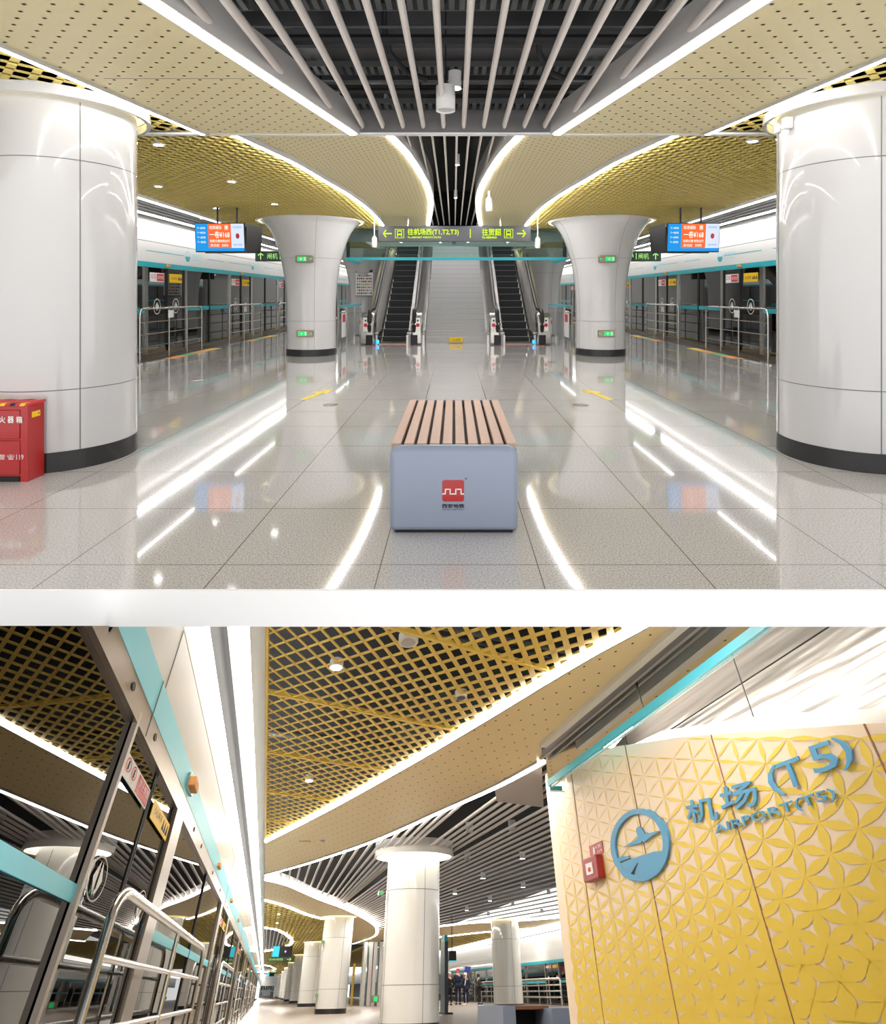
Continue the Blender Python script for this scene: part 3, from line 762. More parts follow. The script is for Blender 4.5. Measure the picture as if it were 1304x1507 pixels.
    t = thing('hanging_sign', f'dark green hanging sign with up arrow half hidden by the {side} flared column', 'sign', ((xa + xb) / 2, y, z0))
    make(MB().box(xa, xb, y, y + 0.1, z0, z1, M['dgreen']), 'panel', t, bevel=0.006)
    mb = MB(); xs = xa + 0.14 if sg < 0 else xb - 0.14
    zc = (z0 + z1) / 2
    arrow_glyph(mb, (xs, y - 0.004, zc), (1, 0, 0), (0, 0, 1), 0.17, 0.17, M['sgreen'], math.pi / 2)
    text(mb, '闸机', (xs + (0.3 if sg < 0 else -0.3), y - 0.004, zc), (1, 0, 0), (0, 0, 1), 0.26, 0.15, M['sgreen'])
    mb.box(xs + (-sg) * 0.49 - 0.008, xs + (-sg) * 0.49 + 0.008, y - 0.005, y - 0.002, zc - 0.08, zc + 0.08, M['sgreen'])
    arrow_glyph(mb, (xs - sg * 0.62, y - 0.004, zc), (1, 0, 0), (0, 0, 1), 0.14, 0.14, M['sgreen'], math.pi / 4 if sg > 0 else 3 * math.pi / 4)
    make(mb, 'lettering', t, smooth=False)
    for x in (xa + 0.12, xb - 0.12): make(MB().tube([(x, y + 0.05, z1), (x, y + 0.05, ZC2)], 0.01, M['steel'], 6), 'hanger', t)
    # double-sided monitor
    y = 10.5
    pa, pb = (288, 361) if sg < 0 else (981, 1058)
    xa, xb = pxx(pa, y), pxx(pb, y); z0, z1 = pzz(371, y), pzz(328.5, y)
    t = thing('information_monitor', f'hanging double monitor with blue and orange screen over the {side} platform', 'monitor', ((xa + xb) / 2, y, z0))
    tilt = 0.06
    bo = Vector((xa, y, z0)); uu = Vector((xb - xa, 0, 0)); vv = Vector((0, tilt * -1, z1 - z0))
    mb = MB(); mb.slab([(0, 0), (1, 0), (1, 1), (0, 1)], bo + Vector((0, 0.005, 0)), uu, vv, (0, 1, 0), 0.05, M['black'])
    make(mb, 'front_casing', t)
    S = bo + Vector((0, -0.002, 0))
    mb = MB(); f0, f1, f2, f3 = 0.012, 0.27, 0.73, 0.988
    def scr(a, b, c, d, m_, off=0): mb.add([S + uu * p + vv * q_ + Vector((0, -off, 0)) for p, q_ in ((a, c), (b, c), (b, d), (a, d))], [(0, 1, 2, 3)], M[m_])
    scr(f0, f3, 0.03, 0.97, 'tvblue'); scr(f1, f2, 0.14, 0.97, 'tvor', 0.001); scr(f2, f3, 0.14, 0.97, 'tvw', 0.001)
    un, vn = uu.normalized(), vv.normalized()
    def tx(s, fu, fv, w, h_, m_='tvtext'): text(mb, s, S + uu * fu + vv * fv + Vector((0, -0.003, 0)), un, vn, w, h_, M[m_])
    tx('机场城际', 0.42, 0.84, 0.22, 0.07); tx('惠', 0.64, 0.84, 0.07, 0.08); tx('一卷¥168', 0.5, 0.6, 0.36, 0.12)
    tx('购票优惠', 0.40, 0.38, 0.18, 0.05); tx('地铁出行', 0.60, 0.38, 0.18, 0.05); tx('即日起', 0.40, 0.23, 0.16, 0.05); tx('扫码', 0.60, 0.23, 0.12, 0.05)
    for q_ in (.82, .66, .5, .34): tx('下一班列车', 0.135, q_, 0.15, 0.04)
    tx('欢迎乘坐', 0.86, 0.85, 0.16, 0.04, 'tvblue'); tx('西安地铁', 0.86, 0.25, 0.16, 0.04, 'tvblue')
    a = S + uu * 0.86 + vv * 0.55 + Vector((0, -0.003, 0))
    mb.slab([(0.035 * math.cos(b * math.pi / 6), 0.05 * math.sin(b * math.pi / 6)) for b in range(12)], a, un, vn, (0, -1, 0), 0.002, M['pink'])
    make(mb, 'screen', t, smooth=False)
    # rear twin, splayed
    xi = xb if sg < 0 else xa; d = -sg
    mb = MB(); mb.add([(xi, y + 0.05, z0), (xi + d * 0.13, y + 0.45, z0 + 0.01), (xi + d * 0.17, y + 0.45, z1 - 0.02), (xi + d * 0.02, y + 0.0, z1),
                       (xa if sg < 0 else xb, y + 0.45, z0), ], [(0, 1, 2, 3)], M['black'])
    mb.box(min(xa, xi + d * .13), max(xb, xi + d * .13), y + 0.40, y + 0.45, z0 + .01, z1 - .02, M['black'])
    make(mb, 'rear_casing', t)
    mb = MB()
    for fx in (0.35, 0.75): mb.tube([(xa + (xb - xa) * fx, y + 0.2, z1 - 0.05), (xa + (xb - xa) * fx, y + 0.2, ZC2)], 0.018, M['black'], 8)
    mb.box(xa + (xb - xa) * .3, xa + (xb - xa) * .8, y + .02, y + .42, z1 - .08, z1 - .05, M['black'])
    make(mb, 'hanger', t)

# =================================================================== UPPER HALL : stairs, escalators, signs
YS = 15.8
TAN = math.tan(math.radians(30))
t = thing('staircase', 'wide pale stone staircase rising between the two escalators', 'stairs', (0.05, YS, 0))
for i in range(26):
    z = i * 0.155; y = YS + z / TAN
    make(MB().box(-0.76, 0.88, y, y + 0.36 + 0.2, max(0, z - 0.1), z + 0.155, M['stone']), 'step', t)
mb = MB()
for i in range(26):
    z = (i + 1) * 0.155; y = YS + i * 0.155 / TAN
    mb.box(-0.76, 0.88, y - 0.002, y + 0.02, z - 0.012, z + 0.001, M['louv'])
make(mb, 'nosing', t)
mb = MB()
for i in range(24):
    z = (i + 1) * 0.155; y = YS + i * 0.155 / TAN
    for x in (-0.38, 0.44): mb.box(x - 0.02, x + 0.02, y - 0.004, y - 0.001, z - 0.11, z - 0.07, M['palegreen'])
make(mb, 'green_guide_marks', t)
t = thing('step_warning_plate', 'small yellow caution plate at the foot of the stairs', 'sign', (0.05, YS - 0.06, 0.02))
make(MB().box(-0.12, 0.24, YS - 0.05, YS - 0.03, 0.03, 0.16, M['yellow']), 'plate', t, bevel=0.005)
make(text(MB(), '小心台阶', (0.06, YS - 0.052, 0.095), (1, 0, 0), (0, 0, 1), 0.26, 0.07, M['ink']), 'lettering', t, smooth=False)

def escalator(xc, label, sg):
    hw = 0.36
    t = thing('escalator', label, 'escalator', (xc, YS, 0), group='escalators')
    for i in range(22):
        z = -0.05 + i * 0.2; y = YS + 0.35 + max(0, z) / TAN
        s = make(MB().box(xc - hw, xc + hw, y, y + 0.42, z, z + 0.2, M['step']), 'step', t)
    mb = MB()
    for i in range(22):
        z = 0.15 + i * 0.2; y = YS + 0.35 + max(0, z - 0.2) / TAN
        mb.box(xc - hw, xc + hw, y - 0.003, y + 0.02, z - 0.006, z + 0.003, M['louv'])
    make(mb, 'step_edge', t)
    make(MB().box(xc - hw, xc + hw, YS - 0.35, YS + 0.35, 0.0, 0.02, M['steel2']), 'comb_plate', t)
    for d in (-1, 1):
        xi = xc + d * (hw + 0.02); xo = xc + d * (hw + 0.50)
        zt = 4.5; L = zt / TAN
        # inner skirt + outer cladding
        sk = [(YS - 0.5, 0), (YS + 0.2, 0.0), (YS + 0.2 + L, zt), (YS + 0.2 + L, zt + 0.32), (YS + 0.35, 0.32), (YS - 0.5, 0.25)]
        for nm, x0_, x1_, m_ in (('skirt', xi, xi + d * 0.05, 'steel'), ('side_cladding', xo - d * 0.06, xo, 'steel')):
            make(MB().slab([(a, b) for a, b in sk], (x0_, 0, 0), (0, 1, 0), (0, 0, 1), (1 if x1_ > x0_ else -1, 0, 0), abs(x1_ - x0_), M[m_]), nm, t)
        make(MB().slab([(YS - 0.3, 0.28), (YS + 0.3, 0.3), (YS + 0.2 + L, zt + 0.3), (YS + 0.2 + L, zt + 0.34), (YS + 0.3, 0.34), (YS - 0.3, 0.31)], (xi, 0, 0), (0, 1, 0), (0, 0, 1), (d, 0, 0), 0.46, M['steel']), 'deck', t)
        # balustrade glass
        bal = [(YS - 0.35, 0.3), (YS + 0.2, 0.32), (YS + 0.2 + L, zt + 0.3), (YS + 0.2 + L, zt + 0.95), (YS + 0.25, 0.9), (YS - 0.3, 0.88), (YS - 0.5, 0.75), (YS - 0.52, 0.5)]
        xm = (xi + xo) / 2 + d * (-0.03)
        make(MB().slab(bal, (xm, 0, 0), (0, 1, 0), (0, 0, 1), (1, 0, 0), 0.012, M['balu']), 'balustrade', t)
        # handrail loop
        path = [(xm, YS + 0.1, 0.30)] + [(xm, YS - 0.42 - 0.17 * math.sin(a), 0.60 - 0.30 * math.cos(a)) for a in [i * math.pi / 10 for i in range(11)]]
        path += [(xm, YS + 0.2, 0.92), (xm, YS + 0.45, 1.0), (xm, YS + 0.2 + L, zt + 0.97)]
        make(MB().tube(path, 0.055, M['black'], 12), 'handrail', t)
        # newel housing
        xn0, xn1 = xm - 0.13, xm + 0.13
        nw = [(YS - 0.56, 0), (YS - 0.1, 0), (YS - 0.1, 0.84), (YS - 0.40, 0.84), (YS - 0.50, 0.74), (YS - 0.56, 0.55)]
        wn = 0.40 if d == sg else 0.30
        xn = xm + d * 0.07
        nd = make(MB().slab(nw, (xn - wn / 2, 0, 0), (0, 1, 0), (0, 0, 1), (1, 0, 0), wn, M['steel']), 'newel', t, bevel=0.05)
        make(MB().box(xm - 0.09, xm + 0.09, YS - 0.60, YS - 0.55, 0.0, 0.26, M['black']), 'handrail_inlet', nd)
        xq = xm + d * .10; mb = MB().box(xq - 0.06, xq + 0.06, YS - 0.575, YS - 0.56, 0.36, 0.72, M['whitep'])
        mb.slab([(0.05 * math.cos(a * math.pi / 8), 0.05 * math.sin(a * math.pi / 8)) for a in range(16)], (xq, YS - 0.58, 0.52), (1, 0, 0), (0, 0, 1), (0, 1, 0), 0.005, M['pink'])
        mb.slab([(0.025 * math.cos(a * math.pi / 8), 0.025 * math.sin(a * math.pi / 8)) for a in range(16)], (xq, YS - 0.58, 0.64), (1, 0, 0), (0, 0, 1), (0, 1, 0), 0.005, M['ink'])
        make(mb, 'safety_sticker', nd)
    lx = xc + sg * (hw + 0.03)
    make(MB().box(lx - 0.04, lx + 0.04, YS - 0.5, YS - 0.44, 0.03, 0.12, M['bluelamp']), 'direction_lamp', t)
escalator(-1.64, 'left escalator with black steps and handrails', -1)
escalator(1.74, 'right escalator with black steps and handrails', 1)
for sg, x in ((-1, -1.64), (1, 1.74)):
    make(text(MB(), '请站稳扶好', (x, YS - 1.1, 0.003), (1, 0, 0), (0, 1, 0), 1.2, 0.22, M['pink']), 'floor_lettering', label=f'faint red lettering on the floor before the {"left" if sg < 0 else "right"} escalator', cat='floor marking', smooth=False)

# stair well
mb = MB().box(-2.75, -2.7, 14.6, 24.6, 2.93, 7, M['fascia']); make(mb, 'wall_left', kind='structure')
mb = MB().box(2.8, 2.85, 14.6, 24.6, 2.93, 7, M['fascia']); make(mb, 'wall_right', kind='structure')
make(MB().box(-2.75, 2.85, 24.6, 24.8, 2.0, 7, M['duct']), 'wall_back', kind='structure')
make(MB().box(-2.75, 2.85, 22.9, 24.6, 4.0, 4.03, M['stone']), 'floor', kind='structure')
make(MB().box(-1.9, 2.0, 14.4, 14.6, 2.54, 2.66, M['matt']), 'trim_6', kind='structure')
make(MB().box(-2.62, 2.72, 14.62, 14.66, 2.66, 3.9, M['fascia']), 'trim_6', kind='structure')
# unseen light bars added high in the well to brighten the stairs
for x in (-1.6, 0.05, 1.7):
    t = thing('added_well_light', f'unseen added light bar over the stairwell {"left" if x < -1 else "right" if x > 1 else "centre"}', 'ceiling light', (x, 20, 6.82))
    make(MB().box(x - 0.05, x + 0.05, 16, 23, 6.82, 6.84, M['well']), 'diffuser', t)
    make(MB().box(x - 0.07, x + 0.07, 16, 23, 6.84, 6.9, M['white']), 'housing', t)
make(MB().box(-2.75, 2.85, 14.6, 24.8, 6.9, 7.0, M['fascia']), 'ceiling', kind='structure')

# suspended glass smoke screen with teal edge
yg = 14.0; zg0 = pzz(383, yg); 
t = thing('glass_smoke_screen', 'hanging glass screen with turquoise bottom edge before the escalators', 'glass screen', (0, yg, zg0))
make(MB().box(-2.6, 2.72, yg, yg + 0.015, zg0 + 0.07, ZC2, M['pane']), 'front_pane', t)
for x in (-2.6, 2.72): make(MB().box(x - 0.008, x + 0.008, yg, 14.4, zg0 + 0.07, ZC2, M['pane']), 'side_pane', t)
make(MB().box(-2.62, 2.74, yg - 0.02, yg + 0.03, zg0, zg0 + 0.07, M['teal']), 'turquoise_edge', t)
for x in (-2.6, 2.72): make(MB().box(x - 0.02, x + 0.02, yg, 16, zg0, zg0 + 0.05, M['teal']), 'turquoise_edge', t)

# overhead direction sign
ys = 12.0; xa, xb = pxx(556.5, ys), pxx(781.5, ys); z0, z1 = pzz(355, ys), pzz(332.5, ys)
t = thing('direction_sign', 'long grey overhead sign with lime lettering and arrows above the stairs', 'sign', ((xa + xb) / 2, ys, z0))
make(MB().box(xa, xb, ys, ys + 0.14, z0, z1, M['dgrey']), 'panel', t, bevel=0.008)
mb = MB(); yy = ys - 0.004; zc = (z0 + z1) / 2
arrow_glyph(mb, (pxx(570, ys), yy, zc), (1, 0, 0), (0, 0, 1), 0.19, 0.19, M['lime'], math.pi)
arrow_glyph(mb, (pxx(767.5, ys), yy, zc), (1, 0, 0), (0, 0, 1), 0.19, 0.19, M['lime'], 0)
def train_icon(px):
    x = pxx(px, ys); s = 0.095; w = 0.012
    mb.box(x - s, x + s, yy, yy + .002, zc + s - w, zc + s, M['lime']).box(x - s, x + s, yy, yy + .002, zc - s, zc - s + w, M['lime'])
    mb.box(x - s, x - s + w, yy, yy + .002, zc - s, zc + s, M['lime']).box(x + s - w, x + s, yy, yy + .002, zc - s, zc + s, M['lime'])
    mb.box(x - .05, x + .05, yy, yy + .002, zc - .035, zc - .0, M['lime']).box(x - .05, x + .05, yy, yy + .002, zc + .045, zc + .065, M['lime'])
    mb.box(x - .05, x - .035, yy, yy + .002, zc, zc + .05, M['lime']).box(x + .035, x + .05, yy, yy + .002, zc, zc + .05, M['lime'])
    mb.box(x - .055, x - .03, yy, yy + .002, zc - .065, zc - .045, M['lime']).box(x + .03, x + .055, yy, yy + .002, zc - .065, zc - .045, M['lime'])
train_icon(588); train_icon(748.5)
def ts(s, p0, p1, q0, q1): text(mb, s, ((pxx(p0, ys) + pxx(p1, ys)) / 2, yy, (pzz(q0, ys) + pzz(q1, ys)) / 2), (1, 0, 0), (0, 0, 1), pxx(p1, ys) - pxx(p0, ys), pzz(q0, ys) - pzz(q1, ys), M['lime'], bold=0.003)
ts('往机场西(T1,T2,T3)', 600, 675, 336.5, 347); ts('To AIRPORT WEST(T1,T2,T3)', 600, 649, 348.3, 351)
ts('往贺韶', 709.5, 737, 336.5, 346.5); ts('To HESHAO', 709.5, 731, 348, 351)
mb.box(pxx(691.5, ys), pxx(692.8, ys), yy, yy + .002, pzz(350, ys), pzz(337, ys), M['lime'])
make(mb, 'lettering', t, smooth=False)
for px in (600, 737): make(MB().tube([(pxx(px, ys), ys + 0.07, z1), (pxx(px, ys), ys + 0.07, ZC2 + 0.02)], 0.012, M['steel'], 8), 'hanger', t)
make(MB().lathe([(0.0, z0 - 0.075), (0.03, z0 - 0.06), (0.04, z0 - 0.02), (0.04, z0)], M['dgrey'], pxx(668, ys), ys + 0.07, 16), 'sensor', t)

# white hanging sensors on poles
for (px, py0, py1, y, lab) in ((551, 322, 365, 11.6, 'white camera on a thin hanging pole left of the overhead sign'), (791.5, 325, 366, 11.6, 'white camera on a thin hanging pole right of the overhead sign'), (720, 205, 312, 9.0, 'white camera on a long pole before the right curved light strip')):
    x = pxx(px, y); zb = pzz(py1, y)
    t = thing('pole_camera', lab, 'camera', (x, y, zb), group='pole cameras')
    make(MB().tube([(x, y, zb + 0.1), (x, y, ZC2 + 0.02)], 0.012 if px != 720 else 0.02, M['white'], 8), 'pole', t)
    make(MB().lathe([(0.0, zb), (0.05, zb + 0.01), (0.055, zb + 0.06), (0.05, zb + 0.2), (0.02, zb + 0.24)], M['white'], x, y, 16), 'housing', t)
for px, y, lab in ((600, 10.2, 'thin dark rod hanging left before the perforated panel'), (738, 10.2, 'thin dark rod hanging right before the perforated panel')):
    pass

# side glass barriers between flared columns and escalators
for sg in (-1, 1):
    side = 'left' if sg < 0 else 'right'
    X = -2.93 if sg < 0 else 3.0
    t = thing('glass_barrier', f'low steel and glass barrier with teal rail {side} of the escalators', 'railing', (X, 16.4, 0))
    for y in (14.7, 15.8, 17.0, 18.2): make(MB().box(X - .02, X + .02, y - .02, y + .02, 0, 1.05, M['steel']), 'post', t)
    make(MB().box(X - 0.006, X + 0.006, 14.72, 18.2, 0.12, 0.95, M['pane']), 'pane', t)
    make(MB().box(X - .03, X + .03, 14.7, 18.2, 0.98, 1.05, M['teal']), 'top_rail', t)
    make(MB().tube([(X, 14.7, 1.0), (X - sg * 0.16, 14.7, 1.0), (X - sg * .2, 14.7, .93), (X - sg * .16, 14.7, .86), (X, 14.7, .86)], 0.014, M['steel'], 8), 'end_loop', t)
    make(MB().box(X - sg * 0.01, X - sg * 0.02, 15.0, 15.6, 0.2, 0.9, M['whitep']).box(X - sg * .022, X - sg * .02, 15.1, 15.5, 0.6, 0.8, M['pink']), 'notice', t)

# yellow arrows on the floor
for i, (px, py, sx) in enumerate(((470, 580, 1), (875, 580, -1))):
    y = 1.3 * 850 / (py - 435); x = pxx(px, y)
    mb = MB(); mb.add([(x + sx * a, y + b, 0.003) for a, b in ((-.14, -.42), (-.06, -.45), (.03, .05), (.09, .03), (.1, .42), (-.12, .12), (-.06, .09))], [(0, 1, 2, 3, 4, 5, 6)], M['tyellow'])
    make(mb, 'floor_arrow', label=f'small yellow arrow on the shiny floor behind and {"left" if px < 600 else "right"} of the bench', cat='floor marking', group='yellow floor arrows')
for i, (px, py) in enumerate(((290, 559), (487, 596), (855, 596), (533, 533), (811, 533))):
    y = 1.3 * 850 / (py - 435); x = pxx(px, y)
    make(MB().lathe([(0.001, 0.002), (0.09, 0.002), (0.095, 0.0005)], M['steel'], x, y, 20), 'floor_cover', label='small round metal floor cover ' + ['by the left platform', 'left of the bench far end', 'right of the bench far end', 'before the left flared column', 'before the right flared column'][i], cat='floor cover', group='floor covers')

# =================================================================== UPPER HALL : bench, fire box
bx, by, bw, bl, bh = 0.0, 3.15, 0.352, 1.48, 0.474
t = thing('platform_bench', 'pale grey bench with slatted wooden seat and red logo in the centre foreground', 'bench', (bx, by + bl / 2, 0))
rr = 0.07
def arch(z_in=0.0, r=rr, w=bw, h=bh):
    out = [(-w, 0)] + [(-w + r - r * math.cos(a), h - r + r * math.sin(a)) for a in [i * math.pi / 12 for i in range(7)]]
    out += [(w - r + r * math.sin(a), h - r + r * math.cos(a)) for a in [i * math.pi / 12 for i in range(7)]] + [(w, 0)]
    return out
def endcap(y0, y1):
    # end block whose front top edge is rounded
    mb = MB(); n = 7; prof = []
    for i in range(n):
        a = i * math.pi / 2 / (n - 1); prof.append((y0 + rr - rr * math.cos(a) , bh - rr + rr * math.sin(a)))
    P = [(y0, 0.012)] + prof + [(y1, bh), (y1, 0.012)]
    rs = 0.045
    for k in range(1):
        mb.slab(P, (-bw, 0, 0), (0, 1, 0), (0, 0, 1), (1, 0, 0), 2 * bw, M['bench'])
    return mb
rr = 0.05
fe = MB(); ap = [(x, max(z, .012)) for x, z in arch(r=.055)]
fe.add([(x, by, z) for x, z in ap] + [(x, by + .084, z) for x, z in ap], [tuple(range(len(ap)))[::-1], tuple(range(len(ap), 2 * len(ap)))] + [(i, (i + 1) % len(ap), (i + 1) % len(ap) + len(ap), i + len(ap)) for i in range(len(ap))], M['bench'])
e = make(fe, 'front_end', t, bevel=0.028)
mb = MB(); P = [(by + bl, 0.012), (by + bl, bh - 0.02), (by + bl - 0.02, bh), (by + bl - 0.05, bh), (by + bl - .05, 0.012)]
mb.slab(P, (-bw, 0, 0), (0, 1, 0), (0, 0, 1), (1, 0, 0), 2 * bw, M['bench']); make(mb, 'rear_end', t, bevel=0.01)
for s in (-1, 1):
    make(MB().box(s * bw, s * (bw - 0.015), by + 0.08, by + bl - 0.05, 0.012, bh - 0.03, M['bench']), 'side_panel', t)
make(MB().box(-bw + .02, bw - .02, by + 0.1, by + bl - 0.08, bh - 0.075, bh - 0.045, M['ink']), 'under_tray', t)
make(MB().box(-bw + .03, bw - .03, by + 0.02, by + bl - 0.02, 0, 0.013, M['ink']), 'base', t)
ns = 10; gap = 0.016; sw = (2 * bw - gap * (ns - 1)) / ns
for i in range(ns):
    x = -bw + i * (sw + gap)
    make(MB().box(x + 0.001, x + sw - 0.001, by + 0.085, by + bl - 0.052, bh - 0.03, bh - 0.001, M['wood']), 'seat_slat', t, bevel=0.003)
yf = by - 0.001
def bpx(px): return pxx(px, by)
def bpz(py): return EYE - (py - 435) / 850 * by
lg = MB(); x0, x1, z0, z1 = bpx(651), bpx(683), bpz(738), bpz(706.5); r = 0.012
P = []
for cx_, cz_, a0 in ((x1 - r, z1 - r, 0), (x0 + r, z1 - r, 1), (x0 + r, z0 + r, 2), (x1 - r, z0 + r, 3)):
    P += [(cx_ + r * math.cos((a0 + k / 4) * math.pi / 2), cz_ + r * math.sin((a0 + k / 4) * math.pi / 2)) for k in range(5)]
lg.slab(P, (0, yf - 0.001, 0), (1, 0, 0), (0, 0, 1), (0, 1, 0), 0.002, M['red'])
make(lg, 'logo_plate', t, label='red rounded square logo plate')
lg = MB(); W = x1 - x0; zc = z0 + (z1 - z0) * 0.36; H_ = (z1 - z0) * 0.22; th = W * 0.05
seq = [(0, 0), (.1, 0), (.1, 1), (.32, 1), (.32, 0), (.45, 0), (.45, 1), (.58, 1), (.58, 0), (.68, 0), (.68, 1), (.9, 1), (.9, 0), (1, 0)]
seq = [(0, 0), (.14, 0), (.14, 1), (.36, 1), (.36, 0), (.62, 0), (.62, 1), (.86, 1), (.86, 0), (1, 0)]
for (a, b), (c, d) in zip(seq, seq[1:]):
    lg.box(x0 + W * min(a, c) - (th / 2 if a == c else 0), x0 + W * max(a, c) + (th / 2 if a == c else 0), yf - 0.003, yf - 0.0015, zc + H_ * min(b, d) - th / 2, zc + H_ * max(b, d) + th / 2, M['whitep'])
make(lg, 'logo_mark', t, label='white crenellated line')
lg = MB(); text(lg, '西安地铁', (bpx(667), yf, bpz(744.5)), (1, 0, 0), (0, 0, 1), x1 - x0 + .002, 0.022, M['ink'], bold=0.0008)
text(lg, "XI'AN METRO", (bpx(667), yf, bpz(749.8)), (1, 0, 0), (0, 0, 1), x1 - x0, 0.008, M['ink'])
text(lg, '®', (bpx(686), yf, bpz(704.5)), (1, 0, 0), (0, 0, 1), None, 0.012, M['ink'])
make(lg, 'logo_lettering', t, smooth=False)

fx1, fy0 = -2.974, 4.03
t = thing('fire_extinguisher_box', 'red metal fire extinguisher box with white lettering at the left edge', 'fire box', (-3.25, fy0 + 0.08, 0))
make(MB().box(-3.53, fx1, fy0 + 0.01, fy0 + 0.165, 0.0, 0.53, M['red']), 'body', t, bevel=0.004)
for x in (-3.53, fx1 - 0.05): pass
make(MB().box(-3.48, fx1 - 0.055, fy0 - 0.002, fy0 + 0.012, 0.30, 0.50, M['red']), 'upper_panel', t, bevel=0.004)
make(MB().box(-3.48, fx1 - 0.055, fy0 - 0.002, fy0 + 0.012, 0.05, 0.285, M['red']), 'door', t, bevel=0.004)
make(MB().box(fx1 - 0.05, fx1, fy0, fy0 + 0.012, 0, 0.53, M['red']), 'corner_post', t)
make(MB().box(-3.47, fx1 - .06, fy0 + .001, fy0 + .014, 0.0, 0.035, M['ink']), 'foot_gap', t)
mb = MB().box(-3.54, fx1 + 0.006, fy0 - 0.006, fy0 + 0.17, 0.53, 0.548, M['pink'])
make(mb, 'lid', t, bevel=0.003)
mb = MB()
for i in range(8):
    x = -3.52 + i * 0.07
    for (ya_, yb_) in ((fy0 - .006, fy0 + .03), (fy0 + .135, fy0 + .17)):
        mb.add([(min(fx1 + .005, x + a), b, 0.5487) for a, b in ((0, ya_), (.035, ya_), (.06, yb_), (.025, yb_))], [(0, 1, 2, 3)], M['yellow' if i % 2 else 'ink'])
    mb.add([(min(fx1 + .005, x + a), fy0 - .0065, b) for a, b in ((0, .53), (.035, .53), (.05, .548), (.015, .548))], [(0, 1, 2, 3)], M['yellow' if i % 2 else 'ink'])
make(mb, 'hazard_tape', t, smooth=False)
mb = MB(); fz = lambda py: EYE - (py - 435) / 850 * fy0
for ch, px in (('灭', -8), ('火', 4), ('器', 16.5), ('箱', 29)):
    text(mb, ch, (pxx(px, fy0), fy0 - 0.004, fz(617.5)), (1, 0, 0), (0, 0, 1), 0.043, 0.045, M['whitep'], bold=0.0012)
for ch, px, w in (('火', -8, .04), ('警', 4, .04), ('☎', 16.5, .05), ('119', 30, .05)):
    text(mb, ch, (pxx(px, fy0), fy0 - 0.004, fz(672.5)), (1, 0, 0), (0, 0, 1), w, 0.036, M['whitep'])
make(mb, 'lettering', t, smooth=False)
mb = MB().box(fx1, fx1 + 0.002, fy0 + 0.04, fy0 + 0.12, 0.44, 0.48, M['yellow']).box(fx1 + .002, fx1 + .003, fy0 + 0.10, fy0 + 0.11, 0.455, 0.465, M['ink'])
make(mb, 'side_label', t, label='small yellow label')

#PART2
# =================================================================== LOWER HALL (own upright frame H2, its own units)
def ony(px, py, y): r = ray2(px, py); return r * (y / r.y)
Z2, G2 = CEIL2, FLOOR2
def plan(pts, z=CEIL2): return [tuple(onz(px, py, z))[:2] for px, py in pts]
mfloor2 = floor_mat('warm_terrazzo', (166, 149, 133), (138, 122, 108), 0.55, 1.45, 0.1, 0.3, 0.38, (150, 130, 118), 0.12)
make(MB().box(-0.62, 11.0, 2.0, 170, G2 - 0.05, G2, mfloor2), 'floor', frame=H2, kind='structure', origin=(0, 0, G2))
S1 = spline(plan([(388, 1238), (480, 1190), (600, 1122), (700, 1062), (800, 1000), (870, 958), (935, 922), (1000, 884)]), 6)
S2c = spline(plan([(388, 1287), (450, 1270), (550, 1236), (650, 1192), (730, 1156), (797, 1120)]), 6)
S3 = spline([(-.39, 18.3), (.176, 19.4), (1.05, 22.4), (1.89, 24.9), (2.69, 27.75), (3.47, 31.0), (4.0, 34.0), (4.45, 39), (4.1, 45)], 6)
S4 = spline([(-.39, 22.8), (.214, 24.5), (.91, 27.2), (1.56, 29.1)], 6)
S6 = spline([(5.3, 34.5), (6.45, 32.4), (7.27, 30.9), (8.67, 30.0), (9.79, 28.6), (11.0, 26.8)], 5)
S7 = spline([(7.0, 41.5), (7.83, 39.3), (9.03, 36.2), (10.1, 34.8), (11.0, 33)], 5)
EYE_O = spline([(-.36, 33.2), (.178, 34.8), (.68, 38.8), (.93, 42.5), (.87, 46.3), (.40, 49.9), (-.36, 53.1)], 6)
EYE_P = spline([(-.36, 80), (.2, 84), (.6, 92), (.5, 101), (-.36, 108)], 6)
# plenum
mb = MB().box(-0.7, 11.2, 2.0, 170, 2.7, 2.75, M['dark']).box(2.75, 2.8, 2.0, 9.2, 1.62, 2.7, M['dark'])
make(mb, 'ceiling', frame=H2, kind='structure')
for y, z, lab in ((5.3, 2.2, 'grey pipe pair crossing above the near gold grille'), (9.5, 2.2, 'grey pipe crossing above the far part of the gold grille')):
    make(MB().tube([(-.6, y, z), (2.6, y + .9, z)], 0.035, M['tray']).tube([(-.6, y + .35, z + .05), (2.6, y + 1.25, z + .05)], 0.02, M['tray']), 'ceiling_pipe', frame=H2, label=lab, cat='pipe')
# gold lattice
g1 = [(-.36, 2.6), (-.36, 13.3)] + [p for p in S1 if p[0] > -.36] + [(2.9, 2.6)]
mb = MB()
lattice(mb, g1, (.0775, -.09), (.079, .172), (-.228, 4.676), lambda x, y: 0.0105 + 0.0175 * max(0, x + .25), Z2 - 0.002, Z2 + 0.007, M['gold2'])
make(mb, 'ceiling', frame=H2, kind='structure', smooth=False)
mb = MB()
for k in range(-1, 4):
    c = 5.97 + 1.9 * k
    for t0, t1 in clipline((0, c), (1, .47), g1):
        mb.ribbon([(t0, c + .47 * t0), (t1, c + .47 * t1)], 0.035, Z2 - 0.008, Z2 + 0.024, M['gold2'])
mb.ribbon([(x - .03, y - .02) for x, y in S1], 0.05, Z2 - 0.004, Z2 + 0.02, M['gold2'])
mb.box(-.365, -.345, 2.6, 13.3, Z2 - 0.01, Z2 + 0.03, M['gold2'])
make(mb, 'trim_7', frame=H2, kind='structure', smooth=False)
